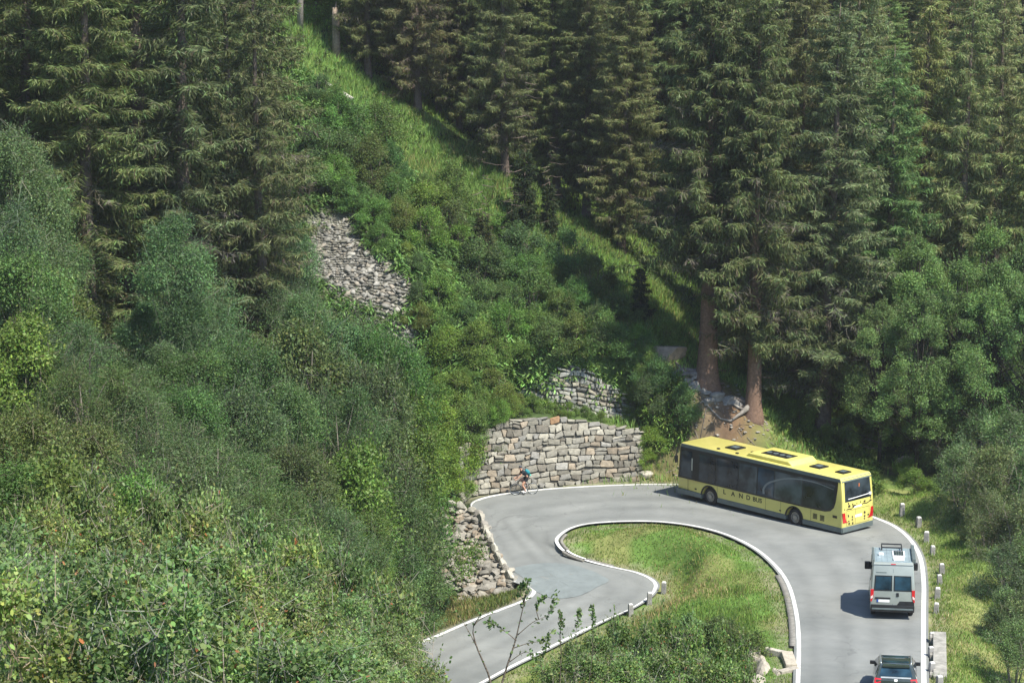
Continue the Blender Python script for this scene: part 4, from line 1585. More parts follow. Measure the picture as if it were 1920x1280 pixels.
def cnar(v):
    k = 1.0
    if v.z > 0.95:
        k = 1.0 - 0.30 * (v.z - 0.95) / 0.55
    e = max(0.0, abs(v.x) - (x1 - 0.9)) / 0.9
    k *= 1 - 0.12 * e ** 2
    return (v.x, v.y * k, v.z)


mb = MB()
mb.prism(prof + carch(x1 - 0.82) + carch(x0 + 0.80), -y1, y1, 0.05, fn=cnar)
mb.build("body", M["car_paint"], car, True, 35)
mb = MB()
mb.box(x0 + 0.2, x1 - 0.2, -y1 + 0.28, y1 - 0.28, 0.18, 0.7)
mb.build("chassis", M["black"], car)
for xc in (x1 - 0.82, x0 + 0.80):
    for s in (1, -1):
        wheel(car, xc, 0.325, 0.325, 0.21, s * (y1 - 0.13), s, 0.22)


def carrear(z, off=0):
    return float(np.interp(z, [0.6, 0.95, 1.05, 1.42, 1.48], [x0, x0 + 0.05, x0 + 0.2, x0 + 0.62, x0 + 0.85])) - off


def cpanel(P, mat, name, parent=None, d0=-0.03, d1=0.01):
    mb = MB()
    mb.prism(P, d0, d1, axis='x', fn=lambda v: (carrear(v.z) - v.x, v.y, v.z + max(v.x, 0) * 0.6))
    return mb.build(name, mat, parent or car)


cpanel([(-0.66, 1.09), (0.66, 1.09), (0.56, 1.40), (-0.56, 1.40)], M["glass_blue"], "rear_window")
for s in (1, -1):
    cpanel([(s * 0.86, 0.80), (s * 0.84, 1.03), (s * 0.58, 1.01), (s * 0.6, 0.88)], M["red"], "tail_light", d0=-0.08, d1=0.02)
    mb = MB()
    mb.prism([(x0 + 0.55, 1.06), (x0 + 0.95, 1.38), (x1 - 2.0, 1.40), (x1 - 1.35, 1.04)], -0.02, 0.006, fn=lambda v: (v.x, s * (cnar(Vector((v.x, y1, v.z)))[1] + v.y), v.z))
    mb.build("side_window", M["glass"], car)
    mb = MB()
    mb.tube([(x0 + 0.8, s * 0.60, CH - 0.03), (x0 + 0.95, s * 0.605, CH + 0.035), (x1 - 2.15, s * 0.615, CH + 0.01), (x1 - 2.0, s * 0.61, CH - 0.07)], 0.024)
    mb.build("roof_rail", M["alu"], car, True)
    mb = MB()
    mb.box(x1 - 1.62, x1 - 1.48, min(s * 0.84, s * 1.03), max(s * 0.84, s * 1.03), 0.96, 1.1, 0.03)
    mb.build("mirror", M["black"], car, True, 40)
    mb = MB()
    mb.box(x1 - 0.36, x1 - 0.08, min(s * 0.5, s * 0.8), max(s * 0.5, s * 0.8), 0.62, 0.76, 0.03)
    mb.build("headlight", M["clear"], car)
mb = MB()
mb.prism([(-0.52, 0), (0.52, 0), (0.52, 0.01), (-0.52, 0.01)], x0 + 0.98, x1 - 2.12, axis='x', fn=lambda v: (v.x, v.y, v.z + float(np.interp(v.x, [x0 + 0.85, x0 + 1.6, x1 - 1.95], [CH - 0.02, CH, CH - 0.05])) + 0.004))
mb.build("glass_roof", M["glass_blue"], car)
mb = MB()
mb.prism([(-0.72, 1.0), (0.72, 1.0), (0.58, 1.42), (-0.58, 1.42)], -0.02, 0.01, axis='x', fn=lambda v: (float(np.interp(v.z, [0.98, 1.45], [x1 - 1.1, x1 - 1.95])) + v.x * 1.5, v.y, v.z))
mb.build("windscreen", M["glass"], car)
cpanel([(-0.6, 1.03), (0.6, 1.03), (0.6, 1.075), (-0.6, 1.075)], M["alu"], "tailgate_trim", d1=0.012)
cpanel([(-0.05, 0.93), (0.05, 0.93), (0.07, 1.0), (-0.07, 1.0)], M["white"], "emblem", d1=0.016)
cpanel([(-0.26, 0.68), (0.26, 0.68), (0.26, 0.79), (-0.26, 0.79)], M["white"], "number_plate", d1=0.012)
mb = MB()
mb.prism([(-0.55, CH - 0.10), (0.55, CH - 0.10), (0.53, CH - 0.03), (-0.53, CH - 0.03)], x0 + 0.5, x0 + 0.9, axis='x')
mb.build("roof_spoiler", M["car_paint"], car)

# ------------------------------------------------------------------ bicycle and rider
wf, wr_ = on_road(965, 928), on_road(1000, 925.5)
d = (wf - wr_)[:2]
d = d / np.linalg.norm(d)
ang = math.atan2(d[1], d[0])
cb = (wf + wr_) / 2
bike = empty("bicycle", (cb[0], cb[1], cb[2] + 0.004), ang)
tag(bike, "dark road bicycle ridden along the white line by the stone wall", "bicycle")
WB, WR = 0.50, 0.338
for xx in (WB, -WB):
    mb = MB()
    n = 28
    ring = [(xx + (WR - 0.014) * math.cos(2 * PI * k / n), 0, WR + (WR - 0.014) * math.sin(2 * PI * k / n)) for k in range(n + 1)]
    mb.tube(ring, 0.015, 6, False)
    wh = mb.build("wheel", M["rubber"], bike, True)
    mb = MB()
    ring = [(xx + (WR - 0.035) * math.cos(2 * PI * k / n), 0, WR + (WR - 0.035) * math.sin(2 * PI * k / n)) for k in range(n + 1)]
    mb.tube(ring, 0.012, 5, False)
    mb.tube([(xx, -0.05, WR), (xx, 0.05, WR)], 0.02)
    mb.build("rim", M["alu"], wh, True)
    mb = MB()
    for k in range(16):
        a_ = 2 * PI * k / 16
        mb.tube([(xx, 0.03 * (-1) ** k, WR), (xx + (WR - .04) * math.cos(a_), 0, WR + (WR - .04) * math.sin(a_))], 0.0018, 3)
    mb.build("spokes", M["alu"], wh)
mb = MB()
bbk, st, hdt, hdb = (-0.08, 0, 0.27), (-0.22, 0, 0.78), (0.36, 0, 0.82), (0.40, 0, 0.68)
for a_, b_, r_ in ((bbk, st, .017), (st, hdt, .016), (bbk, hdb, .02), (hdt, hdb, .02)):
    mb.tube([a_, b_], r_)
for s in (1, -1):
    mb.tube([(-WB, s * .06, WR), (-0.1, s * .03, 0.27)], 0.01)
    mb.tube([(-WB, s * .06, WR), (-0.21, s * .02, 0.74)], 0.009)
    mb.tube([hdb, (0.42, s * .05, 0.62), (WB, s * .05, WR)], 0.011)
frm = mb.build("frame", M["bike"], bike, True)
mb = MB()
mb.tube([(-0.22, 0, 0.78), (-0.245, 0, 0.93)], 0.014)
mb.build("seat_post", M["alu"], bike)
mb = MB()
mb.prism([(-0.38, 0.93), (-0.12, 0.935), (-0.10, 0.955), (-0.38, 0.97)], -0.06, 0.06, 0.012, fn=lambda v: (v.x, v.y * (1.0 if v.x < -0.25 else 0.35), v.z))
mb.build("saddle", M["black"], bike, True)
mb = MB()
mb.tube([hdt, (0.35, 0, 0.90), (0.44, 0, 0.92)], 0.015)
for s in (1, -1):
    mb.tube([(0.44, 0, 0.92), (0.45, s * .2, 0.92), (0.54, s * .21, 0.91), (0.55, s * .21, 0.85), (0.48, s * .21, 0.80), (0.40, s * .21, 0.80)], 0.013)
mb.build("handlebar", M["black"], bike, True)
mb = MB()
mb.lathe_y([(0.1, -0.01), (0.1, 0.0), (0.02, 0.0)], -0.08, 0.27, 18)
mb.tube([(-0.08, 0.06, 0.27), (-0.02, 0.07, 0.11)], 0.011)
mb.tube([(-0.08, -0.06, 0.27), (-0.14, -0.07, 0.43)], 0.011)
ck = mb.build("crank", M["alu"], bike)
for s, p in ((1, (-0.02, 0.12, 0.11)), (-1, (-0.14, -0.12, 0.43))):
    mb = MB()
    mb.box(p[0] - .05, p[0] + .05, p[1] - .045, p[1] + .045, p[2] - .01, p[2] + .01)
    mb.build("pedal", M["black"], ck)


def skin_mesh(name, chain, radii, edges, mat, parent, sub=2):
    me = bpy.data.meshes.new(name)
    me.from_pydata(chain, edges, [])
    o = bpy.data.objects.new(name, me)
    COL.objects.link(o)
    md = o.modifiers.new("skin", 'SKIN')
    md.use_smooth_shade = True
    for i, r_ in enumerate(radii):
        r2 = r_ if isinstance(r_, tuple) else (r_, r_)
        me.skin_vertices[0].data[i].radius = r2
        me.skin_vertices[0].data[i].use_root = (i == 0)
    sd = o.modifiers.new("sub", 'SUBSURF')
    sd.levels = sub
    sd.render_levels = sub
    dg = bpy.context.evaluated_depsgraph_get()
    dg.update()
    m2 = bpy.data.meshes.new_from_object(o.evaluated_get(dg))
    bpy.data.objects.remove(o)
    m2.materials.clear()
    m2.polygons.foreach_set("use_smooth", np.ones(len(m2.polygons), dtype=bool))
    return link_mesh(name, m2, mat, parent)


rider = empty("person", (cb[0], cb[1], cb[2] + 0.004), ang)
tag(rider, "cyclist in black top and shorts leaning over the handlebars", "person")
# joints: pelvis, spine, neck, head, arms, legs (left = +y, the side seen)
J = {"pel": (-0.22, 0, 1.02), "sp": (-0.10, 0, 1.18), "ch": (0.06, 0, 1.34), "nk": (0.15, 0, 1.43), "hd": (0.21, 0, 1.55)}
pts = [J["pel"], J["sp"], J["ch"], J["nk"], (0.18, 0, 1.49), J["hd"], (0.22, 0, 1.63)]
rad = [(0.15, 0.12), (0.14, 0.10), (0.17, 0.11), 0.055, 0.055, (0.075, 0.09), (0.06, 0.07)]
eds = [(0, 1), (1, 2), (2, 3), (3, 4), (4, 5), (5, 6)]
FT = {1: ((-0.03, 0.12, 0.14)), -1: ((-0.15, -0.12, 0.46))}
KN = {1: (0.12, 0.12, 0.60), -1: (0.24, -0.11, 0.86)}
for s in (1, -1):
    k = len(pts)
    f_ = FT[s]
    pts += [(-0.2, s * .1, 0.98), KN[s], ((KN[s][0] + f_[0]) / 2 - .05, s * .12, (KN[s][2] + f_[2]) / 2 + .02), (f_[0] - .06, s * .12, f_[2] + .06), (f_[0] + .02, s * .12, f_[2] + .02), (f_[0] + .10, s * .12, f_[2] + .005)]
    rad += [0.09, 0.062, 0.055, 0.036, 0.036, 0.028]
    eds += [(0, k), (k, k + 1), (k + 1, k + 2), (k + 2, k + 3), (k + 3, k + 4), (k + 4, k + 5)]
    k = len(pts)
    pts += [(0.09, s * .18, 1.36), (0.24, s * .22, 1.14), (0.44, s * .21, 0.97), (0.52, s * .21, 0.94)]
    rad += [0.055, 0.042, 0.03, (0.035, 0.022)]
    eds += [(2, k), (k, k + 1), (k + 1, k + 2), (k + 2, k + 3)]
    h0 = k + 3
    for q_ in range(4):                       # four fingers curled round the hood
        k = len(pts)
        y_ = s * (.21 + (q_ - 1.5) * 0.02)
        pts += [(0.555, y_, 0.945 - .003 * q_), (0.575, y_, 0.915 - .003 * q_), (0.555, y_, 0.892)]
        rad += [0.010, 0.009, 0.008]
        eds += [(h0, k), (k, k + 1), (k + 1, k + 2)]
    k = len(pts)
    pts += [(0.50, s * (.21 - .045), 0.925), (0.53, s * (.21 - .05), 0.905)]
    rad += [0.011, 0.009]
    eds += [(h0 - 0, k), (k, k + 1)]
skin_mesh("body", pts, rad, eds, M["skin"], rider)
mb = MB()                                     # face
for s in (1, -1):
    mb.rock((0.292, s * .032, 1.565), 0.012, (0.6, 1, 1), 1, 1)
mb.build("eyes", M["black"], rider)
mb = MB()
mb.rock((0.305, 0, 1.535), 0.02, (1, .7, 1.3), 2, 2)
mb.build("nose", M["skin"], rider, True)
mb = MB()
mb.box(0.285, 0.294, -0.025, 0.025, 1.493, 1.502, 0.003)
mb.build("mouth", M["red"], rider)
mb = MB()
for s in (1, -1):
    mb.rock((0.205, s * .083, 1.55), 0.03, (.7, .35, 1.1), 3, 2)
mb.build("ears", M["skin"], rider, True)
skin_mesh("helmet", [(0.10, 0, 1.60), (0.17, 0, 1.645), (0.25, 0, 1.645), (0.31, 0, 1.61)], [(0.07, .05), (0.105, .085), (0.10, .08), (0.05, 0.035)], [(0, 1), (1, 2), (2, 3)], M["helmet"], rider)
e_ = [(0, 1), (1, 2), (2, 3)]
p_ = [J["pel"], J["sp"], J["ch"], (0.12, 0, 1.405)]
r_ = [(0.155, .125), (0.155, .115), (0.185, .125), (0.09, .075)]
for s in (1, -1):
    k = len(p_)
    p_ += [(0.09, s * .18, 1.365), (0.18, s * .205, 1.23)]
    r_ += [0.065, 0.058]
    e_ += [(2, k), (k, k + 1)]
skin_mesh("jersey", p_, r_, e_, M["dark_cloth"], rider)
p_, r_, e_ = [(-0.24, 0, 1.0), (-0.18, 0, 1.08)], [(0.165, .13), (0.16, .12)], [(0, 1)]
for s in (1, -1):
    k = len(p_)
    kn = KN[s]
    p_ += [(-0.18, s * .1, 0.97), (-0.2 + (kn[0] + .2) * .62, s * .115, 0.98 + (kn[2] - .98) * .62)]
    r_ += [0.105, 0.082]
    e_ += [(0, k), (k, k + 1)]
skin_mesh("shorts", p_, r_, e_, M["dark_cloth"], rider)
for s in (1, -1):
    f_ = FT[s]
    k_ = KN[s]
    skin_mesh("sock", [(f_[0] - .06, s * .12, f_[2] + .05), (f_[0] - .06 + (k_[0] - f_[0]) * .15 - .01, s * .12, f_[2] + .2)], [0.043, 0.05], [(0, 1)], M["sock"], rider)
    skin_mesh("shoe", [(f_[0] - .07, s * .12, f_[2] + .02), (f_[0] + .03, s * .12, f_[2] + .02), (f_[0] + .12, s * .12, f_[2] + .005)], [0.045, (0.045, .04), (0.035, .025)], [(0, 1), (1, 2)], M["white"], rider)
bag = empty("backpack", (cb[0], cb[1], cb[2] + 0.004), ang)
tag(bag, "teal backpack with pale trim on the cyclist's back", "backpack")
skin_mesh("bag_body", [(-0.31, 0, 1.19), (-0.20, 0, 1.33), (-0.06, 0, 1.47)], [(0.13, .11), (0.16, .14), (0.12, .09)], [(0, 1), (1, 2)], M["teal"], bag)
skin_mesh("bottom_pocket", [(-0.40, 0, 1.08), (-0.32, 0, 1.16)], [(0.10, .07), (0.12, .08)], [(0, 1)], M["mint"], bag)
for s in (1, -1):
    mb = MB()
    mb.tube(catmull([(-0.06, s * .1, 1.50), (0.06, s * .12, 1.51), (0.16, s * .12, 1.40), (0.13, s * .13, 1.24), (-0.08, s * .14, 1.12), (-0.28, s * .11, 1.13)], 20), 0.02, 6)
    mb.build("strap", M["dark_cloth"], bag, True)
# ------------------------------------------------------------------ foliage meshes
def rand_unit(n, r):
    v = r.standard_normal((n, 3))
    return unit(v)


def leaf_quads(P, D, W, L, wd, r, nv=4, fold=0.0):
    """leaves at P pointing along D, width direction W; returns V (n*nv,3)"""
    D, W = unit(D), unit(W - D * np.sum(W * D, 1, keepdims=True))
    L, wd = L[:, None], wd[:, None]
    if nv == 4:
        a = P
        b = P + D * L * 0.45 + W * wd * 0.5
        c = P + D * L
        d = P + D * L * 0.45 - W * wd * 0.5
        V = np.stack([a, b, c, d], 1)
    else:
        N = np.cross(D, W)
        a = P
        b = P + D * L * 0.25 + W * wd * 0.42 + N * L * fold
        c = P + D * L * 0.62 + W * wd * 0.46 + N * L * fold
        e = P + D * L
        f = P + D * L * 0.62 - W * wd * 0.46 + N * L * fold
        g = P + D * L * 0.25 - W * wd * 0.42 + N * L * fold
        V = np.stack([a, b, c, e, f, g], 1)
    return V.reshape(-1, 3)


def strips(A, B, w, r):
    """thin flat twigs from A to B"""
    d = B - A
    s = unit(np.cross(d, r.standard_normal(d.shape)))
    w = np.asarray(w).reshape(-1, 1)
    return np.stack([A - s * w, A + s * w, B + s * w * 0.5, B - s * w * 0.5], 1).reshape(-1, 3)


def quads_mesh(name, parts, nv=4):
    """parts: list of (V, colours per leaf)"""
    V = np.concatenate([p[0] for p in parts])
    C = np.concatenate([np.repeat(p[1], nv, 0) for p in parts])
    F = np.arange(len(V)).reshape(-1, nv)
    return np_mesh(name, V, F, C)


def vary(base, n, r, amt=0.25, hue=0.12):
    c = np.array(base)[None] * (1 + amt * r.standard_normal((n, 1)))
    c = c * (1 + hue * r.standard_normal((n, 3)))
    return np.clip(c, 0.004, 0.9)


def trunk_mesh(name, pts, rads, n=9, col=(0.16, 0.12, 0.09), flare=0.0, extra=()):
    mb = MB()
    mb.col = col
    mb.tube(pts, rads, n)
    for e in extra:
        mb.tube(e[0], e[1], 5)
    me = bpy.data.meshes.new(name)
    me.from_pydata(mb.v, [], mb.f)
    a = me.color_attributes.new("Col", "FLOAT_COLOR", "POINT")
    c4 = np.ones((len(mb.v), 4), dtype=np.float32)
    c4[:, :3] = np.array(mb.c)
    a.data.foreach_set("color", c4.ravel())
    me.polygons.foreach_set("use_smooth", np.ones(len(me.polygons), dtype=bool))
    me.materials.append(M["bark"])
    return me


def spruce_meshes(seed, H=30.0, RR=3.6, h0=3.0, nb=190, droop=0.5, base=(0.120, 0.148, 0.060), twig=(0.13, 0.11, 0.07), dens=1.0, trunk_r=0.42, bark=(0.17, 0.135, 0.11), dead=0.25):
    r = np.random.default_rng(seed)
    parts = []
    wood_a, wood_b, wood_w = [], [], []
    for k in range(nb):
        u = (k + 2.5 * r.random()) / (nb + 2.5)
        h = h0 + (H - h0) * u ** 1.12
        taper = (1 - (h - h0) / (H - h0 + 0.01))
        L = RR * (0.22 + 0.78 * taper ** 0.75) * r.uniform(0.62, 1.12)
        if h < h0 + 3:
            L *= r.uniform(0.5, 1.0)
        az = k * 2.39996 + r.normal(0, 0.35)
        dirh = np.array([math.cos(az), math.sin(az), 0])
        side = np.array([-dirh[1], dirh[0], 0])
        dr = droop * r.uniform(0.4, 1.9)
        n = max(5, int(L / 0.095 * dens))
        t = np.linspace(0.06, 1, n)
        z = L * (-dr * t + 0.62 * dr * t ** 2.6 + 0.06 * t)
        bendy = r.normal(0, 0.10) * L
        P = dirh[None] * (L * t)[:, None] + side[None] * (bendy * t ** 2)[:, None]
        P[:, 2] += z + h
        wood_a.append(P[:-1])
        wood_b.append(P[1:])
        wood_w.append(np.linspace(0.045, 0.012, n - 1) * (L / 3))
        isdead = (r.random() < dead * (0.3 + taper)) and h < h0 + 10
        full = np.clip((t - 0.12) / 0.3, 0.25 if not isdead else 0.05, 1)
        for s in (1, -1, 1, -1, 0, 0, 1, -1):
            m = r.random(n) < full * (0.28 if isdead else 1.0)
            Q = P[m] + r.normal(0, 0.035, (m.sum(), 3))
            tt = t[m]
            q = len(Q)
            if q == 0:
                continue
            ln = (0.32 + 0.55 * (1 - tt) ** 0.7) * r.uniform(0.55, 1.25, q) * min(1.0, 0.45 + L / 5)
            if s == 0:
                D = dirh[None] * r.uniform(-.15, .5, (q, 1)) + np.array([0, 0, -1.0]) * r.uniform(0.5, 1.3, (q, 1)) + r.normal(0, 0.3, (q, 3))
                ln *= 1.35
            else:
                D = side[None] * s * r.uniform(0.5, 1.0, (q, 1)) + dirh[None] * r.uniform(0.2, 0.9, (q, 1)) + np.array([0, 0, -1.0]) * r.uniform(0.0, 0.85, (q, 1)) + r.normal(0, 0.28, (q, 3))
            W = np.cross(D, r.normal(0, 1, (q, 3)) + np.array([0, 0, 1.5]))
            V = leaf_quads(Q, D, W, ln, r.uniform(0.036, 0.078, q), r)
            c = vary(base, q, r, 0.28, 0.08)
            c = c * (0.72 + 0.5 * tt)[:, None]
            br = r.random(q) < (0.06 if not isdead else 0.6)
            c[br] = vary(twig, br.sum(), r, 0.3, 0.05) if not isdead else vary((0.13, 0.115, 0.09), br.sum(), r, 0.3, 0.04)
            parts.append((V, c))
            # second order sprigs that break up the outline
            pk = r.random(q) < 0.75
            if pk.any():
                Q2 = Q[pk] + unit(D[pk]) * (ln[pk] * r.uniform(0.3, 0.9, pk.sum()))[:, None]
                D2 = unit(D[pk]) + r.normal(0, 0.55, (pk.sum(), 3)) + np.array([0, 0, -0.35])
                V2 = leaf_quads(Q2, D2, np.cross(D2, r.normal(0, 1, D2.shape)), ln[pk] * r.uniform(0.35, 0.7, pk.sum()), r.uniform(0.035, 0.065, pk.sum()), r)
                parts.append((V2, c[pk] * r.uniform(0.85, 1.35, (pk.sum(), 1))))
    A, B, Wd = np.concatenate(wood_a), np.concatenate(wood_b), np.concatenate(wood_w)
    parts.append((strips(A, B, Wd, r), vary((0.13, 0.115, 0.095), len(A), r, 0.25, 0.04)))
    crown = quads_mesh("crown", parts)
    crown.materials.append(M["needle"])
    zs = np.concatenate([[-0.6, 0.0, 0.4, 0.9, 1.6, 2.6], np.linspace(4, H, 11)])
    pts = [(0.06 * math.sin(z * 0.4 + seed), 0.06 * math.cos(z * 0.31 + seed), z) for z in zs]
    rad = [max(0.02, trunk_r * (1 - z / H) ** 0.85 + (0.5 * trunk_r * math.exp(-max(z, 0) / 0.8))) if z < H else 0.01 for z in zs]
    ex = []
    rr_ = random.Random(seed)
    for k in range(26):      # dead snags on the lower trunk
        z = rr_.uniform(1.0, h0 + 9)
        a_ = rr_.uniform(0, 6.28)
        l_ = rr_.uniform(0.4, 1.7)
        ex.append(([(0, 0, z), (l_ * .6 * math.cos(a_), l_ * .6 * math.sin(a_), z - l_ * .12), (l_ * math.cos(a_), l_ * math.sin(a_), z - l_ * .1)], [0.03, 0.02, 0.006]))
    trunk = trunk_mesh("trunk", pts, rad, 12, bark, extra=ex)
    return trunk, crown


def broadleaf_meshes(seed, H=10.0, RX=3.2, crown0=0.25, ncl=80, nl=110, ls=0.16, base=(0.075, 0.125, 0.04), trunk_r=0.13, bark=(0.25, 0.23, 0.20),
                     stems=1, lw=0.62, clump=0.75, light=0.12, nv=4, wisp=0.0, extra_cols=None, bare=0):
    """tree or shrub with limbs, clumped crown and gaps"""
    r = np.random.default_rng(seed)
    parts = []
    z0 = H * crown0
    C = []
    while len(C) < ncl:
        u = r.random() ** 0.8
        z = z0 + (H - z0) * u
        prof = math.sin(PI * min(1, (0.12 + 0.88 * u)) ** 0.8) ** 0.6 if crown0 > 0.12 else math.sqrt(max(0.02, 1 - u ** 1.7))
        a_ = r.uniform(0, 2 * PI)
        lob = 1 + 0.22 * math.sin(2 * a_ + seed) + 0.15 * math.sin(5 * a_ + seed * 2 + u * 5)
        rad = RX * prof * lob * math.sqrt(r.uniform(0.12, 1.0))
        C.append((rad * math.cos(a_), rad * math.sin(a_), z + r.normal(0, 0.15)))
    C = np.array(C)
    nlob = max(5, ncl // 11)
    LB = C[r.choice(ncl, nlob, replace=False)] * np.array([1.12, 1.12, 1.03])
    nl_ = ((C[:, None] - LB[None]) ** 2).sum(-1).argmin(1)
    C = C * 0.62 + LB[nl_] * 0.38
    tint = (1 + 0.16 * r.standard_normal(nlob))[nl_] * (1 + 0.14 * r.standard_normal(ncl))
    A, B, Wd = [], [], []
    for k in range(ncl):
        m = int(nl * r.uniform(0.55, 1.4))
        cr = clump * r.uniform(0.6, 1.25)
        off = rand_unit(m, r) * (r.random((m, 1)) ** 0.45) * cr * np.array([1, 1, 0.72])
        P = C[k] + off
        if wisp:
            P[:, 2] -= wisp * r.random(m) ** 2 * cr * 1.6
        outward = unit(off + np.array([0, 0, 0.25]) * cr + 0.25 * C[k] * np.array([1, 1, 0]) / RX)
        D = outward * 0.5 + r.normal(0, 0.75, (m, 3)) + np.array([0, 0, -0.25])
        W = np.cross(outward, D) + r.normal(0, 0.75, (m, 3))
        L = ls * r.uniform(0.65, 1.35, m)
        V = leaf_quads(P, D, W, L, L * lw * r.uniform(0.8, 1.2, m), r, nv, 0.06)
        c = vary(base, m, r, 0.2, 0.07) * tint[k]
        lt = r.random(m) < light
        c[lt] = c[lt] * np.array([1.55, 1.4, 1.15])
        if extra_cols:
            for p_, cc in extra_cols:
                mk = r.random(m) < p_ * (1 if k % 3 else 3)
                c[mk] = vary(cc, mk.sum(), r, 0.2, 0.05)
        parts.append((V, c))
        # twigs through the clump
        q = 7
        e = C[k] + rand_unit(q, r) * cr * 0.95
        A.append(np.repeat(C[k][None], q, 0))
        B.append(e)
        Wd.append(np.full(q, 0.003 + 0.0008 * H))
    for k in range(ncl // 2):
        i = r.integers(0, ncl)
        d0 = unit((C[i] * np.array([1, 1, .2]) / RX + np.array([0, 0, 0.9]) + r.normal(0, .45, 3))[None])[0]
        ln = clump * r.uniform(0.8, 2.0)
        m = 26 if nv == 4 else 14
        tt = np.linspace(0.1, 1, m)[:, None]
        P = C[i] + d0 * ln * tt + r.normal(0, ls * .35, (m, 3))
        if wisp:
            P[:, 2] -= (tt[:, 0] ** 2) * ln * 0.5
        D = d0 * 0.5 + r.normal(0, .8, (m, 3))
        L = ls * r.uniform(.7, 1.2, m)
        parts.append((leaf_quads(P, D, np.cross(D, r.normal(0, 1, (m, 3))), L, L * lw, r, nv, .06), vary(base, m, r, .2, .07) * tint[i] * 1.12))
        A.append(C[i][None]); B.append((C[i] + d0 * ln)[None]); Wd.append(np.array([0.003 + 0.0006 * H]))
    ex = []
    st = []
    for s in range(stems):
        a_ = 2 * PI * s / stems + r.uniform(-.4, .4)
        sp = 0.0 if stems == 1 else RX * 0.35 * r.uniform(.6, 1.2)
        st.append([np.array([0.12 * sp * math.cos(a_), 0.12 * sp * math.sin(a_), -0.4]), np.array([0.5 * sp * math.cos(a_), .5 * sp * math.sin(a_), H * 0.35]),
                   np.array([sp * math.cos(a_) + r.normal(0, .12), sp * math.sin(a_) + r.normal(0, .12), H * 0.65]), np.array([sp * 1.2 * math.cos(a_), sp * 1.2 * math.sin(a_), H * 0.93])])
    for k in range(ncl):
        s = st[k % stems]
        tz = np.clip(C[k][2] * r.uniform(0.45, 0.85), 0.05, H * 0.9)
        zz = [p[2] for p in s]
        a_ = np.array([np.interp(tz, zz, [p[i] for p in s]) for i in range(3)])
        mid_ = (a_ + C[k]) / 2 + np.array([0, 0, -0.08 * H * 0.2]) + r.normal(0, 0.12, 3)
        A += [a_[None], mid_[None]]
        B += [mid_[None], C[k][None]]
        Wd += [np.array([0.004 + 0.0016 * H]), np.array([0.003 + 0.0009 * H])]
        if nv == 4 and k % 4 == 0:
            ex.append(([tuple(a_), tuple(mid_), tuple(C[k])], [trunk_r * 0.35, trunk_r * 0.22, trunk_r * 0.08]))
    for k in range(bare):          # leafless grey twigs standing out of the bush
        a0 = np.array([r.normal(0, RX * .3), r.normal(0, RX * .3), H * r.uniform(.1, .5)])
        dv = rand_unit(1, r)[0] * np.array([1, 1, .6]) + np.array([0, 0, .55])
        ln = H * r.uniform(.35, .8)
        p = a0
        for q in range(5):
            p2 = p + dv * ln / 5 + r.normal(0, ln * .03, 3)
            A.append(p[None]); B.append(p2[None]); Wd.append(np.array([0.0055 * (1 - q / 6)]))
            if q > 0:
                sd = p2 + (dv + r.normal(0, .8, 3)) * ln * .16
                A.append(p2[None]); B.append(sd[None]); Wd.append(np.array([0.0025]))
            p = p2
    A, B = np.concatenate(A), np.concatenate(B)
    Vs = strips(A, B, np.concatenate(Wd), r)
    cs = vary(bark, len(A), r, 0.2, 0.04)
    if nv == 4:
        parts.append((Vs, cs))
    else:       # hexagonal leaves: give twigs six corners too
        V4 = Vs.reshape(-1, 4, 3)
        V6 = np.stack([V4[:, 0], V4[:, 1], (V4[:, 1] * .5 + V4[:, 2] * .5), V4[:, 2], V4[:, 3], (V4[:, 3] * .5 + V4[:, 0] * .5)], 1).reshape(-1, 3)
        parts.append((V6, cs))
    crown = quads_mesh("crown", parts, nv)
    crown.materials.append(M["leaf"])
    pts = [tuple(p) for p in st[0]]
    mb_ex = ex
    for s in st[1:]:
        mb_ex.append(([tuple(p) for p in s], [trunk_r, trunk_r * .8, trunk_r * .45, trunk_r * .15]))
    trunk = trunk_mesh("trunk", pts, [trunk_r * 1.15, trunk_r * .85, trunk_r * .5, trunk_r * .15], 8, bark, extra=mb_ex)
    return trunk, crown


ITEMS = []


def plant(name, meshes, loc, scale, rz, tint=(1, 1, 1), cat="tree", desc=None, group=None, own=None, parts=("trunk", "crown")):
    root = empty(name, loc, rz)
    if name == "spruce_tree" and not own:
        root.rotation_euler = (rr.uniform(-.03, .03), rr.uniform(-.03, .03), rz)
        k_ = rr.uniform(.82, 1.16)
        scale = (scale[0] * k_, scale[1] * k_ * rr.uniform(.92, 1.08), scale[2] * rr.uniform(.94, 1.1))
    root.scale = scale if isinstance(scale, tuple) else (scale,) * 3
    for nm, me in zip(parts, meshes):
        o = link_mesh(nm, me, None, root)
        o.color = (*tint, 1)
    root["category"] = cat
    if group:
        root["group"] = group
    if own:
        root["label"] = own
    else:
        H = root.scale[2] * meshes[1].get("H", 5.0)
        px, py = project((loc[0], loc[1], loc[2] + H * 0.6))
        ITEMS.append((root, desc, px, py))
    return root


def stamp(pair, H):
    pair[1]["H"] = H
    return pair


rr = random.Random(99)
J3 = lambda s=0.12: tuple(1 + rr.uniform(-s, s) for _ in range(3))
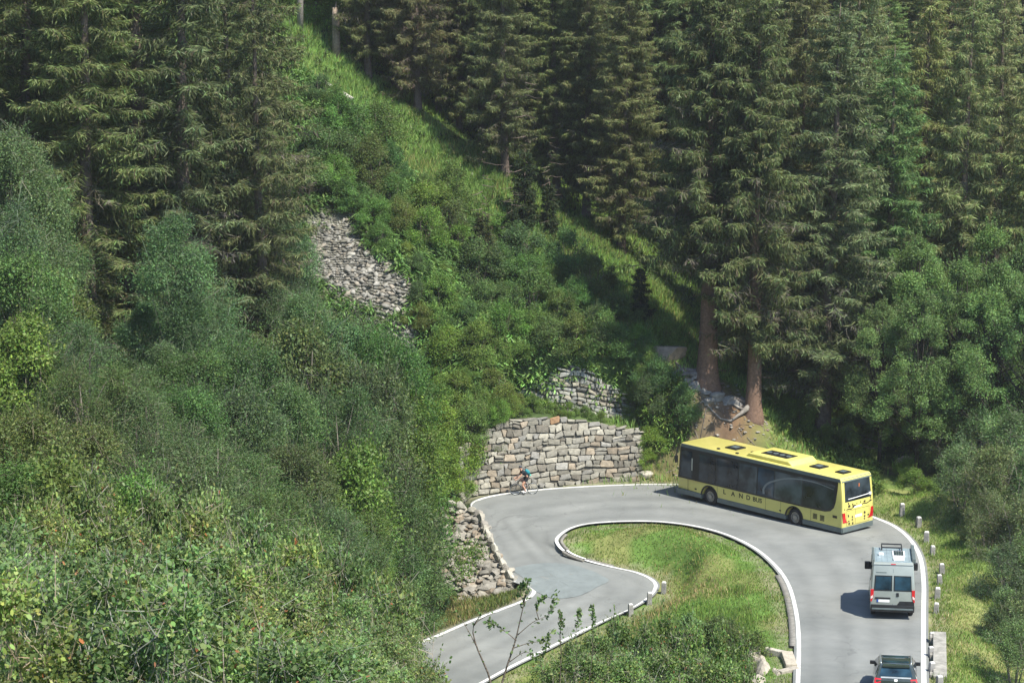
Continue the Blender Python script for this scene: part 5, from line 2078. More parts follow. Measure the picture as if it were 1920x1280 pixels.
# --- variants
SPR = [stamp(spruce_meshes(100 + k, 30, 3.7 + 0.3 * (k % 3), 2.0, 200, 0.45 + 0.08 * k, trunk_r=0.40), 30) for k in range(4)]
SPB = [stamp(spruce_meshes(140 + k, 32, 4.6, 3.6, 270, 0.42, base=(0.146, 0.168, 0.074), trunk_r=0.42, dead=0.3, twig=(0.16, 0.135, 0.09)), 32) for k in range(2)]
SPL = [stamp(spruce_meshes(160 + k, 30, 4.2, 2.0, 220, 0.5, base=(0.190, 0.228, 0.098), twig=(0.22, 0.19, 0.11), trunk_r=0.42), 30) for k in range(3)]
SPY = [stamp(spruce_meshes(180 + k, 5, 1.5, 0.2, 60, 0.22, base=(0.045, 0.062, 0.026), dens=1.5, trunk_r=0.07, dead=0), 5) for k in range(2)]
BIR = [stamp(broadleaf_meshes(200 + k, 12, 2.7, 0.16, 170, 380, 0.085, (0.108, 0.175, 0.072), 0.11, (0.17, 0.19, 0.13), clump=0.8, wisp=0.9, light=0.1), 12) for k in range(3)]
DEC = [stamp(broadleaf_meshes(220 + k, 9, 3.0, (.10, .05, .14, .08, .12)[k], (130, 110, 150, 120, 140)[k], (330, 300, 260, 380, 240)[k], (.10, .125, .085, .09, .12)[k], ((.096, .152, .052), (.106, .156, .050), (.092, .140, .062), (.086, .150, .048), (.104, .146, .058))[k], 0.10, (0.16, 0.145, 0.12), stems=1 + k % 3, clump=(.8, .95, .65, .75, .85)[k], lw=(.6, .7, .36, .55, .45)[k]), 9) for k in range(5)]
MAP = [stamp(broadleaf_meshes(240 + k, 12, 3.9, 0.16, 230, 230, 0.105, (0.140, 0.215, 0.070), 0.15, (0.07, 0.06, 0.05), clump=0.6, light=0.1), 12) for k in range(3)]
SHR = [stamp(broadleaf_meshes(260 + k, 2.6, 1.7, 0.02, 90, 180, 0.088, (0.112, 0.184, 0.058), 0.04, (0.18, 0.15, 0.12), stems=4, clump=0.5), 2.6) for k in range(5)]
WIL = [stamp(broadleaf_meshes(280 + k, 3.2, 2.0, 0.02, 110, 160, 0.11, (0.115, 0.185, 0.070), 0.04, (0.22, 0.2, 0.17), stems=5, clump=0.5, lw=0.3), 3.2) for k in range(3)]

# ------------------------------------------------------------------ upper left spruce stand
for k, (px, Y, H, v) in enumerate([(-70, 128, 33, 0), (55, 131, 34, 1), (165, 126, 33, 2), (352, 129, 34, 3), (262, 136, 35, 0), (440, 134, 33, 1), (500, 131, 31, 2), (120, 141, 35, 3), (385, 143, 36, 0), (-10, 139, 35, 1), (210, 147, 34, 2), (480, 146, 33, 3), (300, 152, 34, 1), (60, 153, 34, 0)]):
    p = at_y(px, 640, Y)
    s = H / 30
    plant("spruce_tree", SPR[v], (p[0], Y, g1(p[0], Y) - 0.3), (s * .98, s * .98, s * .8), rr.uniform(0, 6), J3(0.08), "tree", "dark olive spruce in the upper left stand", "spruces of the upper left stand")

# ------------------------------------------------------------------ the two big spruces with bare lower trunks
def big_spruce(px, py, pair, s, label, roots, flare):
    h = hit(px, py)
    root = plant("spruce_tree", pair, (h[0], h[1], h[2] - 0.15), s, 0.0, (1, 1, 1), "tree", own=label)
    mb = MB()
    for k in range(roots):
        a_ = (PI + rr.uniform(-.75, .55)) if k % 3 else rr.uniform(-1.2, 1.2)
        l_ = rr.uniform(1.2, 3.4) if k % 3 else rr.uniform(.6, 1.2)
        pts_ = []
        for q in range(7):
            t_ = q / 6
            x, y = l_ * t_ * math.cos(a_ + 0.4 * math.sin(3 * t_ + k)), l_ * t_ * math.sin(a_ + 0.4 * math.sin(3 * t_ + k))
            zz = g1(h[0] + x, h[1] + y) - h[2] + 0.15
            pts_.append((x, y, zz + 0.02 + 0.7 * (1 - t_) ** 3))
        mb.col = rr.choice([(0.22, 0.20, 0.18), (0.17, 0.145, 0.125), (0.26, 0.24, 0.21)])
        mb.tube(pts_, [0.30 * flare, 0.18 * flare, 0.10, 0.075, 0.06, 0.045, 0.02], 7)
    o = mb.build("roots", M["bark"], root, True)
    o.scale = (1 / s[0], 1 / s[1], 1 / s[2])
    return root


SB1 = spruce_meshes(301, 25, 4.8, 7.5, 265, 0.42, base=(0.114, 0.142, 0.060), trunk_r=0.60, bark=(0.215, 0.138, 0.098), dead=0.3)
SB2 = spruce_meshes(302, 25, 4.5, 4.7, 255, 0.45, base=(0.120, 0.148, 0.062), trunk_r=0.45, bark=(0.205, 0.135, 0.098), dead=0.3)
big_spruce(1326, 724, SB1, (1, 1, 1), "huge old spruce with thick bare reddish trunk and spreading roots", 13, 1.25)
big_spruce(1411, 782, SB2, (1, 1, 1), "tall spruce with slimmer bare trunk standing right of the huge old one", 9, 1.0)

# ------------------------------------------------------------------ spruces behind the ridge
G1, G2, G3 = "spruces in the front row behind the ridge", "spruces in the middle of the forest", "spruces deep in the forest"
for px, py in ((690, 150), (742, 168), (783, 262), (862, 250), (946, 335), (1100, 415), (1165, 482), (1045, 375), (905, 275), (820, 215), (720, 130)):
    h = hit(px, py, 165 if py < 300 else 157)
    s = rr.uniform(0.85, 1.05)
    plant("spruce_tree", SPB[rr.randrange(2)], (h[0], h[1], h[2] - .2), (s * .70, s * .70, s * .62), rr.uniform(0, 6), J3(0.08), "tree", "olive spruce with bare lower trunk behind the grassy ridge", G1)
for px, Y in ((1150, 168), (1218, 167), (1185, 176), (1110, 178), (1080, 170), (1260, 172), (1205, 172), (1290, 168), (1380, 165), (1440, 158), (1490, 149), (1545, 143), (1600, 152), (1665, 148), (1590, 161), (1720, 156), (1790, 150), (1860, 154), (1930, 149), (1995, 155)):
    p = at_y(px, 640, Y)
    v = SPL if px > 1560 else SPB
    s = rr.uniform(0.9, 1.1)
    tint = (0.62, 0.86, 0.72) if 1600 < px < 1700 else J3(0.1)
    plant("spruce_tree", v[rr.randrange(len(v))], (p[0], Y, g1(p[0], Y) - .2), (s, s, s * .85), rr.uniform(0, 6), tint, "tree", ("lighter olive spruce rising behind the broadleaf trees" if px > 1560 else "brownish spruce crowding behind the two big trunks"), G1)
for row, (Y0, grp) in enumerate(((178, G2), (190, G2), (204, G3), (219, G3))):
    for px in range(560, 2010, 84):
        qx = px + rr.uniform(-35, 35) + (50 if row % 2 else 0)
        Y = Y0 + rr.uniform(-4, 4)
        p = at_y(qx, 640, Y)
        z = g1(p[0], Y)
        v = SPL if qx > 1560 else (SPB if rr.random() < .6 else SPR)
        s = rr.uniform(0.75, 1.0)
        plant("spruce_tree", v[rr.randrange(len(v))], (p[0], Y, z - .3), (s, s, s * .6), rr.uniform(0, 6), J3(0.14), "tree", None, grp,
              own="olive green spruce in the dense %s of the forest beyond the ridge" % ("middle rows" if row < 2 else "rear rows"))

# broken dead trunk and fallen log near the top of the ridge
h = hit(630, 108, 150)
tr = trunk_mesh("snag", [(0, 0, -.4), (.03, 0, 1.2), (.0, .05, 2.6), (-.03, .02, 3.3)], [.34, .27, .24, .16], 10, (0.30, 0.24, 0.18),
                extra=[([(0, 0, 2.2), (.5, .1, 2.5)], [.05, .01]), ([(0, 0, 3.1), (.06, 0, 3.7)], [.12, .01])])
o = link_mesh("dead_trunk", tr)
o.location = h
tag(o, "broken dead tree trunk standing alone on the ridge top", "dead tree")
h = hit(563, 60, 150)
tr = trunk_mesh("snag", [(0, 0, -.4), (.03, 0, 3), (.0, .05, 7), (-.03, .02, 12)], [.24, .21, .18, .1], 10, (0.34, 0.31, 0.27))
o = link_mesh("dead_trunk", tr)
o.location = h
tag(o, "pale bare trunk at the top edge beside the left spruces", "dead tree")
a_, b_ = hit(606, 162, 140), hit(660, 198, 140)
tr = trunk_mesh("log", [tuple(a_ + [0, 0, .25]), tuple((a_ + b_) / 2 + [0, 0, .3]), tuple(b_ + [0, 0, .3])], [.10, .15, .2], 9, (0.52, 0.49, 0.43))
o = link_mesh("fallen_log", tr)
tag(o, "bleached fallen log on the grassy upper slope", "log")
h = hit(1057, 640, 130)
tr = trunk_mesh("stump", [(0, 0, -.3), (0, 0, .3), (.04, 0, .75)], [.3, .24, .2], 9, (0.36, 0.22, 0.15))
o = link_mesh("tree_stump", tr)
o.location = h
tag(o, "reddish tree stump among the bushes above the small wall", "stump")

# ------------------------------------------------------------------ broadleaf trees right of the bus
for px, Y, H, v in ((1655, 139, 9.5, 0), (1726, 137, 11, 1), (1800, 139.5, 12, 2), (1872, 137.5, 12, 0), (1945, 136, 11.5, 1), (1845, 144, 13.5, 2), (1720, 145, 12.5, 0), (1915, 143, 13, 1)):
    p = at_y(px, 640, Y)
    s = H / 12
    plant("broadleaf_tree", MAP[v], (p[0], Y, g1(p[0], Y) - .1), (s * .92, s * .92, s), rr.uniform(0, 6), J3(0.1), "tree", "deep green broadleaf tree on the right behind the bus", "broadleaf trees behind the bus")
for px, py, s, v, d in ((1560, 800, .8, 0, 0), (1500, 805, .7, 1, 0), (1605, 815, .9, 2, 0), (1480, 770, .7, 3, 0), (1530, 770, .8, 4, 0), (1590, 845, .6, 0, 0), (1650, 845, .8, 1, 0), (1545, 835, .5, 3, 0),
                        (1770, 905, 1.2, 0, 1), (1840, 920, 1.3, 1, 1), (1900, 930, 1.4, 2, 1), (1800, 960, 1.1, 1, 1), (1870, 990, 1.3, 0, 1), (1930, 1010, 1.3, 2, 1), (1850, 1030, .9, 1, 1), (1905, 1080, 1.2, 0, 1), (1890, 1140, .95, 2, 1),
                        (1940, 1150, 1.2, 1, 1), (1885, 1215, .8, 0, 1), (1930, 1235, 1.0, 2, 1), (1900, 1290, .9, 1, 1), (1760, 860, 1.0, 2, 1), (1835, 860, 1.2, 0, 1), (1720, 930, .6, 3, 0), (1700, 905, .6, 2, 0)):
    h = hit(px, py)
    if d:
        plant("willow_shrub", WIL[v], (h[0], h[1], h[2] - .1), s, rr.uniform(0, 6), J3(0.12), "shrub", "grey green willow shrub below the right verge", "willow shrubs right of the road")
    else:
        plant("shrub", SHR[v], (h[0], h[1], h[2] - .1), s, rr.uniform(0, 6), (1.35, 1.35, .9), "shrub", "light green shrub on the bank behind the bus", "shrubs on the bank behind the bus")

# ------------------------------------------------------------------ shrubs and young spruces on the slope
SLOPE = [(600, 150), (660, 190), (760, 250), (850, 330), (930, 385), (1000, 430), (1100, 500), (1170, 550), (1235, 640), (1180, 720), (1060, 670), (960, 690), (820, 780), (800, 700), (785, 600), (780, 520), (700, 470), (640, 400), (590, 300)]
fixed = [(675, 280, 1.3, 0), (720, 300, 1.2, 0), (650, 330, 1.2, 0), (700, 360, 1.1, 0), (640, 265, 1.1, 0), (600, 330, 1.3, 0), (575, 380, 1.3, 0), (800, 420, 1.2, 1), (850, 400, 1.0, 1), (900, 550, 1.1, 0), (980, 500, 1.1, 0),
         (1060, 520, 1.0, 0), (1110, 560, 1.0, 0), (1150, 610, .9, 0), (1000, 590, 1.1, 0), (1080, 590, .8, 0), (1200, 715, .8, 0), (1235, 745, .8, 0), (1280, 790, .8, 0), (1215, 770, .7, 0), (1190, 790, .6, 1), (1160, 660, .8, 0), (905, 790, .6, 1), (935, 778, .5, 1), (965, 768, .5, 1), (990, 745, .55, 1), (1012, 730, .4, 0), (880, 812, .6, 1),
         (1030, 660, .9, 0), (950, 640, .9, 1), (900, 680, .9, 1), (840, 690, 1, 1), (860, 750, .8, 1), (930, 745, .8, 1), (820, 800, .9, 1), (880, 800, .7, 1), (900, 775, .7, 1), (985, 695, .7, 1)]
k = 0
pts_used = [(a_, b_) for a_, b_, _, _ in fixed]
RP = [project(q_) for q_ in RIDGE_S[::4]]
while len(fixed) < 92 and k < 4000:
    k += 1
    px, py = rr.uniform(580, 1240), rr.uniform(140, 790)
    if inpoly(px, py, SLOPE) and min((px - a_) ** 2 + (py - b_) ** 2 for a_, b_ in RP) > 80 ** 2 and all((px - a_) ** 2 + (py - b_) ** 2 > 36 ** 2 for a_, b_ in pts_used):
        fixed.append((px, py, rr.uniform(0.45, 0.95), 1 if rr.random() < .5 else 0))
        pts_used.append((px, py))
for px, py, s, tone in fixed:
    if 985 < px < 1190 and 690 < py < 800:
        continue
    h = hit(px, py, 130)
    tint = (0.88, 0.94, 0.92) if tone == 0 else (1.2, 1.2, .85)
    tint = tuple(c * rr.uniform(.85, 1.15) for c in tint)
    plant("shrub", SHR[rr.randrange(5)], (h[0], h[1], h[2] - .12), (s * rr.uniform(.85, 1.1), s, s * rr.uniform(.75, 1.1)), rr.uniform(0, 6), tint, "shrub", ("blue green" if tone == 0 else "bright green") + " shrub on the open slope", "shrubs on the open slope")
for px, py, s, l_ in ((985, 425, 1.0, "young dark spruce below the ridge crest in the middle of the slope"), (905, 530, 0.9, "young brownish spruce in the bushes left of the ridge"),
                      (1030, 440, .7, "small spruce right of the young dark one below the crest"), (1200, 600, .7, "small dark spruce at the lower end of the ridge"), (960, 470, .6, "small young spruce just below the white rock")):
    h = hit(px, py, 130)
    plant("young_spruce", SPY[rr.randrange(2)], (h[0], h[1], h[2] - .1), s, rr.uniform(0, 6), (1.1, 1, .9) if "brown" in l_ else (.8, .9, .9), "tree", own=l_)
for px, off, s in ((1000, 2.2, .38), (1035, 1.8, .26), (1066, 1.3, .33), (1098, 1.7, .28), (1128, 1.2, .26), (1160, 1.5, .2), (1195, 1.4, .42), (1212, 1.8, .6), (960, 1.6, .5), (925, 1.5, .6), (895, 0.9, .75), (912, 0.6, .5), (940, .6, .5), (878, .7, .8), (1050, 1.0, .2), (1112, 1.0, .2), (978, 1.0, .3)):
    Y = float(np.interp(px, [c_[0] for c_ in WALL_CREST], [t_[1] for t_ in WALL_TOP])) + off
    p = at_y(px, 780, Y)
    plant("shrub", SHR[rr.randrange(5)], (p[0], Y, g1(p[0], Y) - .1), (s * 1.1, s, s), rr.uniform(0, 6), tuple(c * rr.uniform(.9, 1.15) for c in (1.2, 1.2, .85)), "shrub", "small bright shrub on the ledge above the tall wall", "shrubs on the wall ledge")
# low branches hanging behind the ridge: shrubs under the forest edge
for px, py, s in ((620, 60, 1.2), (660, 95, .8), (585, 45, 1.4), (1250, 640, .6), (1390, 700, .6), (1450, 760, .7)):
    h = hit(px, py + 10, 150 if px < 1000 else 140)
    plant("shrub", SHR[rr.randrange(5)], (h[0], h[1], h[2] - .1), s, rr.uniform(0, 6), (1.2, 1.25, .8), "shrub", "light green shrub at the forest edge", "shrubs at the forest edge")

# ------------------------------------------------------------------ broadleaf thicket in the gully on the left
GULLY = [  # px, py of the top, distance, kind, tint
    (20, 235, 112, 'b', 0), (-60, 260, 108, 'b', 0), (62, 320, 114, 'b', 0), (325, 415, 114, 'b', 0), (285, 570, 117, 'b', 0), (395, 560, 119, 'b', 0), (480, 640, 117, 'd', 3), (105, 530, 108, 'd', 1), (60, 480, 103, 'd', 1), (545, 420, 134, 'b', 0), (540, 530, 129, 'd', 0),
    (575, 545, 124, 'b', 0), (675, 605, 122, 'd', 0), (640, 600, 119, 'b', 0), (720, 620, 119, 'd', 0), (560, 620, 113, 'd', 0), (440, 640, 109, 'd', 2), (185, 690, 104, 'd', 2), (300, 650, 107, 'b', 0), (370, 660, 105, 'd', 2),
    (110, 600, 97, 'd', 1), (40, 610, 95, 'd', 4), (170, 680, 92, 'd', 4), (260, 720, 92, 'd', 2), (350, 730, 97, 'd', 2), (450, 740, 100, 'd', 2), (545, 730, 104, 'b', 0), (630, 725, 108, 'd', 0), (700, 690, 113, 'd', 0), (735, 730, 118, 'd', 3),
    (750, 800, 117, 'd', 5), (775, 900, 120, 's', 5), (725, 880, 112, 'd', 0), (665, 850, 104, 'd', 3), (560, 840, 98, 'd', 2), (460, 840, 90, 'd', 2), (360, 810, 84, 'd', 1), (255, 820, 80, 'd', 1), (140, 800, 77, 'd', 4), (40, 770, 78, 'd', 4),
    (520, 930, 86, 'd', 2), (620, 945, 92, 'd', 0), (675, 965, 100, 'd', 5), (672, 990, 106, 'd', 0), (440, 920, 76, 'd', 1), (340, 890, 68, 'd', 1), (600, 1010, 82, 'd', 2), (665, 1030, 93, 'd', 3), (230, 890, 62, 'd', 4), (120, 880, 60, 'd', 4), (30, 870, 62, 'd', 1),
    (520, 1020, 72, 'd', 1)]
TINTS = [(.92, 1.02, .92), (1.0, 1.05, .9), (.9, 1.0, .88), (1.08, 1.12, .72), (1.12, 1.12, .85), (.98, 1.14, .75)]
for px, py, Y, kd, tn in GULLY:
    p = at_y(px, py, Y)
    z = g1(p[0], Y)
    H = max(2.0, p[2] - z)
    pair, H0 = {'b': (BIR[rr.randrange(3)], 12), 'd': (DEC[rr.randrange(5)], 9), 's': (SHR[rr.randrange(5)], 2.6)}[kd]
    H = min(H, H0 * 2.6)
    s = H / H0
    sx = min(max(s, 0.75), 1.15) if kd != 's' else min(s * .8, 1.1)
    tint = tuple(c * rr.uniform(.9, 1.1) for c in TINTS[tn])
    nm, ds = {'b': ("birch_tree", "grey green birch in the gully thicket"), 'd': ("broadleaf_tree", "bushy green broadleaf tree in the gully thicket"), 's': ("shrub", "bright green shrub at the thicket's road side")}[kd]
    plant(nm, pair, (p[0], Y, p[2] - H), (sx, sx, s), rr.uniform(0, 6), tint, "tree" if kd != 's' else "shrub", ds, "trees of the gully thicket")
for px, py, s in ((843, 895, 1.05), (838, 870, 1.2), (850, 930, .8), (872, 872, .55), (866, 845, .6), (1212, 868, .45), (1222, 845, .55), (1208, 835, .4), (815, 925, 1.0), (815, 840, 1.1), (858, 845, .6)):
    h = hit(px, py + 8, 118)
    plant("shrub", SHR[rr.randrange(5)], (h[0], h[1], h[2] - .1), s, rr.uniform(0, 6), (1.5, 1.45, .75), "shrub", ("yellow green shrub at the left end of the tall wall" if px < 1000 else "small shrub at the right end of the tall wall"), "shrubs at the ends of the tall wall")

# ------------------------------------------------------------------ bushes on the island and near shrubs
ISB = [stamp(broadleaf_meshes(400 + k, 2.4, 1.6, 0.02, 70, 120, 0.11, (0.115, 0.170, 0.055), 0.03, (0.2, 0.17, 0.12), stems=5, clump=0.42, light=0.25), 2.4) for k in range(2)]
for px, py, s in ((1100, 1268, .85), (1160, 1255, 1.0), (1225, 1250, 1.0), (1290, 1255, 1.0), (1350, 1265, .9), (1400, 1285, .8), (1130, 1300, 1.0), (1210, 1300, 1.1), (1300, 1305, 1.1), (1370, 1310, .9), (1060, 1300, .8)):
    h = on_road(px, py)
    h = at_z(px, py, -0.3)
    z = g1(h[0], h[1])
    plant("shrub", ISB[rr.randrange(2)], (h[0], h[1], z - .1), (s, s, s * .68), rr.uniform(0, 6), J3(.15), "shrub", "leafy shrub on the lower part of the island", "shrubs on the island")

XC = [(0.04, (0.30, 0.31, 0.12)), (0.007, (0.36, 0.14, 0.07))]
FG = [stamp(broadleaf_meshes(420 + k, 2.2, 1.15, 0.02, 85, 90, 0.052, (0.142, 0.208, 0.076), 0.012, (0.34, 0.30, 0.25), stems=6, clump=0.23, light=0.3, nv=6, lw=0.6, extra_cols=XC, bare=(4, 10, 3, 7, 2)[k]), 2.2) for k in range(5)]
NEARS = []
for Y, xs_ in ((15.5, (30, 190, 330, 470, 600, 730)), (19, (0, 120, 260, 400, 540, 670, 780)), (24, (-20, 100, 220, 340, 460, 580, 690, 790)), (30, (10, 110, 220, 330, 430, 530, 640, 740)), (37, (40, 140, 240, 340, 440, 540, 640, 720, 790)), (45, (90, 190, 290, 390, 490, 590, 680, 745)), (53, (380, 470, 560, 640, 710, 765))):
    for px in xs_:
        NEARS.append((px + rr.uniform(-25, 25), Y + rr.uniform(-1.5, 1.5)))


def top_line(px):
    return float(np.interp(px, [0, 120, 250, 400, 520, 620, 720, 800, 880], [905, 940, 925, 960, 1020, 1050, 1110, 1165, 1230]))


for px, Y in NEARS:
    px = min(px, 850 - 0.95 * 4600 / Y)
    p = at_y(px, top_line(px) + (45 - min(Y, 45)) * 6.5 + rr.uniform(-10, 25), Y)
    H = min(rr.uniform(1.9, 2.8), 2.8)
    s = H / 2.2
    z = g1(p[0], Y)
    top_ = p[2]
    H = max(1.2, min(top_ - z + 0.1, 5.0))
    sx = min(max(H / 2.2, .7), 1.2)
    yellow = rr.random()
    tint = (1.12, 1.06, .9) if yellow < .3 else ((.8, .9, .9) if yellow > .7 else (1, 1, 1))
    plant("hillside_shrub", FG[rr.randrange(5)], (p[0], Y, top_ - H), (sx, sx, H / 2.2), rr.uniform(0, 6), tint, "shrub", "leafy sunlit shrub with pale twigs on the near hillside", "shrubs on the near hillside")


for px, Y, ty in ((1085, 40, 1222), (1125, 37, 1205), (1165, 41, 1185), (1210, 39, 1190), (1255, 42, 1180), (1300, 40, 1192), (1345, 42, 1200), (1390, 41, 1222), (1060, 36, 1240), (1110, 33, 1250), (1180, 33, 1245), (1250, 34, 1240), (1320, 34, 1250), (1380, 34, 1262)):
    p = at_y(px, ty, Y)
    H = max(1.0, p[2] - g1(p[0], Y) + 0.1)
    plant("hillside_shrub", FG[rr.randrange(5)], (p[0], Y, p[2] - H), (.75, .75, H / 2.2), rr.uniform(0, 6), (.85, .95, .85), "shrub", "dense leafy shrub on the near hillside", "shrubs on the near hillside")


# sapling with few leaves in front of the lower road, built twig by twig
def sapling(name, stems, label, leafl, mat_c=(0.085, 0.14, 0.045), seed=1, per=5):
    """stems: list of polylines (px, py, Y)"""
    r = np.random.default_rng(seed)
    rootp = np.array(at_y(*stems[0][0]))
    root = empty(name, tuple(rootp))
    tag(root, label, "sapling")
    mb = MB()
    mb.col = (0.15, 0.125, 0.10)
    P, D = [], []
    for si, s in enumerate(stems):
        pl_ = catmull([at_y(*q) for q in s], 14) - rootp
        r0 = 0.013 if si == 0 else 0.006
        if si == 0 or len(stems) == 5:
            b0 = rootp + pl_[0]
            pl_ = np.vstack([[[pl_[0][0], pl_[0][1], g1(b0[0], b0[1]) - rootp[2] - .1]], pl_[1:]])
        mb.tube(pl_, [max(0.0016, r0 * (1 - i / 14.5)) for i in range(14)], 5)
        for i in range(4, 14):
            for q in range(per if i > 8 else max(1, per // 3)):
                d_ = unit((pl_[i] - pl_[i - 1])[None])[0] * .6 + r.normal(0, .7, 3)
                P.append(pl_[i] + r.normal(0, leafl * .3, 3))
                D.append(d_)
    mb.build("stems", M["bark"], root, True)
    P, D = np.array(P), np.array(D)
    m = len(P)
    V = leaf_quads(P, D, np.cross(D, r.normal(0, 1, (m, 3)) + np.array([0, -1.0, .6])), leafl * r.uniform(.7, 1.25, m), leafl * .55 * r.uniform(.8, 1.2, m), r, 6, .08)
    me = quads_mesh("leaves", [(V, vary(mat_c, m, r, .3, .1))], 6)
    me.materials.append(M["leaf"])
    link_mesh("leaves", me, None, root)


Yn = 24.0
sapling("sapling", [[(928, 1330, Yn), (918, 1270, Yn), (895, 1215, Yn), (887, 1175, Yn), (910, 1155, Yn), (930, 1147, Yn)], [(893, 1210, Yn), (880, 1185, Yn), (862, 1155, Yn + .2), (850, 1143, Yn + .2)], [(888, 1172, Yn), (900, 1150, Yn - .2), (893, 1135, Yn - .2)]],
        "spindly sapling with few leaves forking in front of the road", .035, seed=3, per=1)
Yn = 26.0
sapling("sapling", [[(925, 1335, Yn), (950, 1250, Yn), (965, 1205, Yn), (978, 1150, Yn), (985, 1120, Yn), (990, 1090, Yn)], [(968, 1200, Yn), (950, 1185, Yn), (930, 1172, Yn + .3), (915, 1165, Yn + .3)], [(970, 1190, Yn), (1000, 1165, Yn), (1030, 1150, Yn), (1042, 1112, Yn)],
                    [(960, 1215, Yn), (990, 1205, Yn), (1015, 1200, Yn), (1035, 1185, Yn)], [(955, 1240, Yn), (985, 1222, Yn), (1010, 1235, Yn)], [(985, 1130, Yn), (975, 1112, Yn), (983, 1095, Yn)], [(1010, 1160, Yn), (1005, 1135, Yn), (1020, 1118, Yn)]],
        "taller leafy sapling with a leaning stem in front of the road", .05, mat_c=(0.125, 0.185, 0.072), seed=4, per=7)
Yn = 32.0
sapling("sapling", [[(1045, 1330, Yn), (1050, 1270, Yn), (1052, 1225, Yn), (1050, 1190, Yn), (1053, 1165, Yn), (1050, 1150, Yn)], [(1065, 1330, Yn), (1078, 1260, Yn), (1082, 1215, Yn), (1080, 1185, Yn), (1085, 1160, Yn), (1087, 1146, Yn)], [(1095, 1330, Yn), (1108, 1250, Yn), (1112, 1195, Yn), (1112, 1160, Yn), (1111, 1140, Yn)],
                    [(1030, 1330, Yn), (1020, 1280, Yn), (1015, 1240, Yn), (1025, 1205, Yn)], [(1120, 1330, Yn), (1140, 1260, Yn), (1150, 1210, Yn), (1160, 1185, Yn)]],
        "upright leafy shoots right of the leaning sapling", .05, mat_c=(0.125, 0.185, 0.072), seed=5, per=12)
# ------------------------------------------------------------------ grass and low herbs
def blades(P, h, w, lean, base, r, amt=0.3, dry=None, dryp=0.0):
    n = len(P)
    D = np.stack([r.normal(0, lean, n), r.normal(0, lean, n), np.ones(n)], 1)
    W = np.stack([r.normal(0, 1, n), r.normal(0, 1, n), np.zeros(n)], 1)
    c = vary(base, n, r, amt, 0.08)
    if dry is not None:
        m = r.random(n) < dryp
        c[m] = vary(dry, m.sum(), r, 0.2, 0.05)
    return leaf_quads(P, D, W, h, w, r), c


def scatter_poly(W, n, r):
    """n random ground points inside a world polygon"""
    W = np.asarray(W)
    lo, hi = W.min(0), W.max(0)
    out = []
    tot = 0
    while tot < n:
        q = lo + (hi - lo) * r.random((n * 2, 2))
        m = poly_mask(W, q[:, 0], q[:, 1], None)
        out.append(q[m])
        tot += m.sum()
    q = np.concatenate(out)[:n]
    return q


r = np.random.default_rng(55)
DIRT = hit(1362, 772)[:2]
parts = []


def add_grass(q, h, w, base, lean=0.35, dry=None, dryp=0.0, dpatch=None):
    rd, _ = road_dist(q[:, 0], q[:, 1])
    q = q[(rd > 0.32) & (((q - DIRT) ** 2).sum(1) > 2.7 ** 2)]
    n = len(q)
    P = np.column_stack([q, ground(q[:, 0], q[:, 1]) - 0.02])
    pat = 0.55 + 0.9 * vnoise(q[:, 0], q[:, 1], 0.55, 31)
    hh = h * r.uniform(0.5, 1.3, n) * pat
    V, c = blades(P, hh, np.full(n, w) * r.uniform(.7, 1.3, n), lean, base, r)
    c = c * (0.75 + 0.5 * vnoise(q[:, 0], q[:, 1], 0.3, 17))[:, None]
    if dry is not None:
        pr = dryp * np.clip((vnoise(q[:, 0], q[:, 1], 0.33, 23) - 0.35) * 3.5, 0.1, 1.6)
        m = r.random(n) < pr
        c[m] = vary(dry, m.sum(), r, 0.2, 0.05)
    parts.append((V, c))


add_grass(scatter_poly(ISL, 75000, r), 0.16, 0.03, (0.168, 0.258, 0.058), dry=(0.36, 0.31, 0.14), dryp=0.24)
island_low = [at_z(px, py, -.3)[:2] for px, py in ((1120, 1180), (1240, 1115), (1330, 1090), (1400, 1130), (1420, 1250), (1400, 1330), (1000, 1330), (960, 1290))]
add_grass(scatter_poly(island_low, 16000, r), 0.36, 0.03, (0.15, 0.23, 0.055), 0.3, dry=(0.40, 0.33, 0.17), dryp=0.4)
VERGE = np.vstack([OUT_S[:int(NR * .36), :2] + ACROSS[:int(NR * .36), :2] * 0.2, [[22, 134], [30, 128], [27, 110], [23, 95], [20, 88]]])
add_grass(scatter_poly(VERGE, 60000, r), 0.2, 0.03, (0.17, 0.25, 0.06), dry=(0.40, 0.35, 0.18), dryp=0.26)
me = quads_mesh("meadow_grass", parts)
me.materials.append(M["blade"])
o = link_mesh("meadow_grass", me)
tag(o, "short sunlit grass on the island and the outer verge", "grass", kind="stuff")

parts = []
q = np.concatenate([RIDGE_S[r.integers(0, 120, 75000)][:, :2] + r.normal(0, 1, (75000, 2)) * np.array([3.4, 3.4])])
add_grass(q, 0.5, 0.045, (0.19, 0.30, 0.085), 0.3, dry=(0.32, 0.30, 0.12), dryp=0.2)
beh = [hit(px, py, ym)[:2] for px, py, ym in ((680, 90, 170), (800, 190, 166), (945, 290, 160), (1080, 395, 156), (1220, 530, 150), (1380, 690, 144))]
q = np.concatenate([np.array(b)[None] + r.normal(0, 1, (7000, 2)) * np.array([3.0, 4.0]) for b in beh])
add_grass(q, 0.5, 0.05, (0.23, 0.34, 0.08), 0.4)
me = quads_mesh("ridge_grass", parts)
me.materials.append(M["blade"])
o = link_mesh("ridge_grass", me)
tag(o, "long bright grass along the crest of the ridge", "grass", kind="stuff")

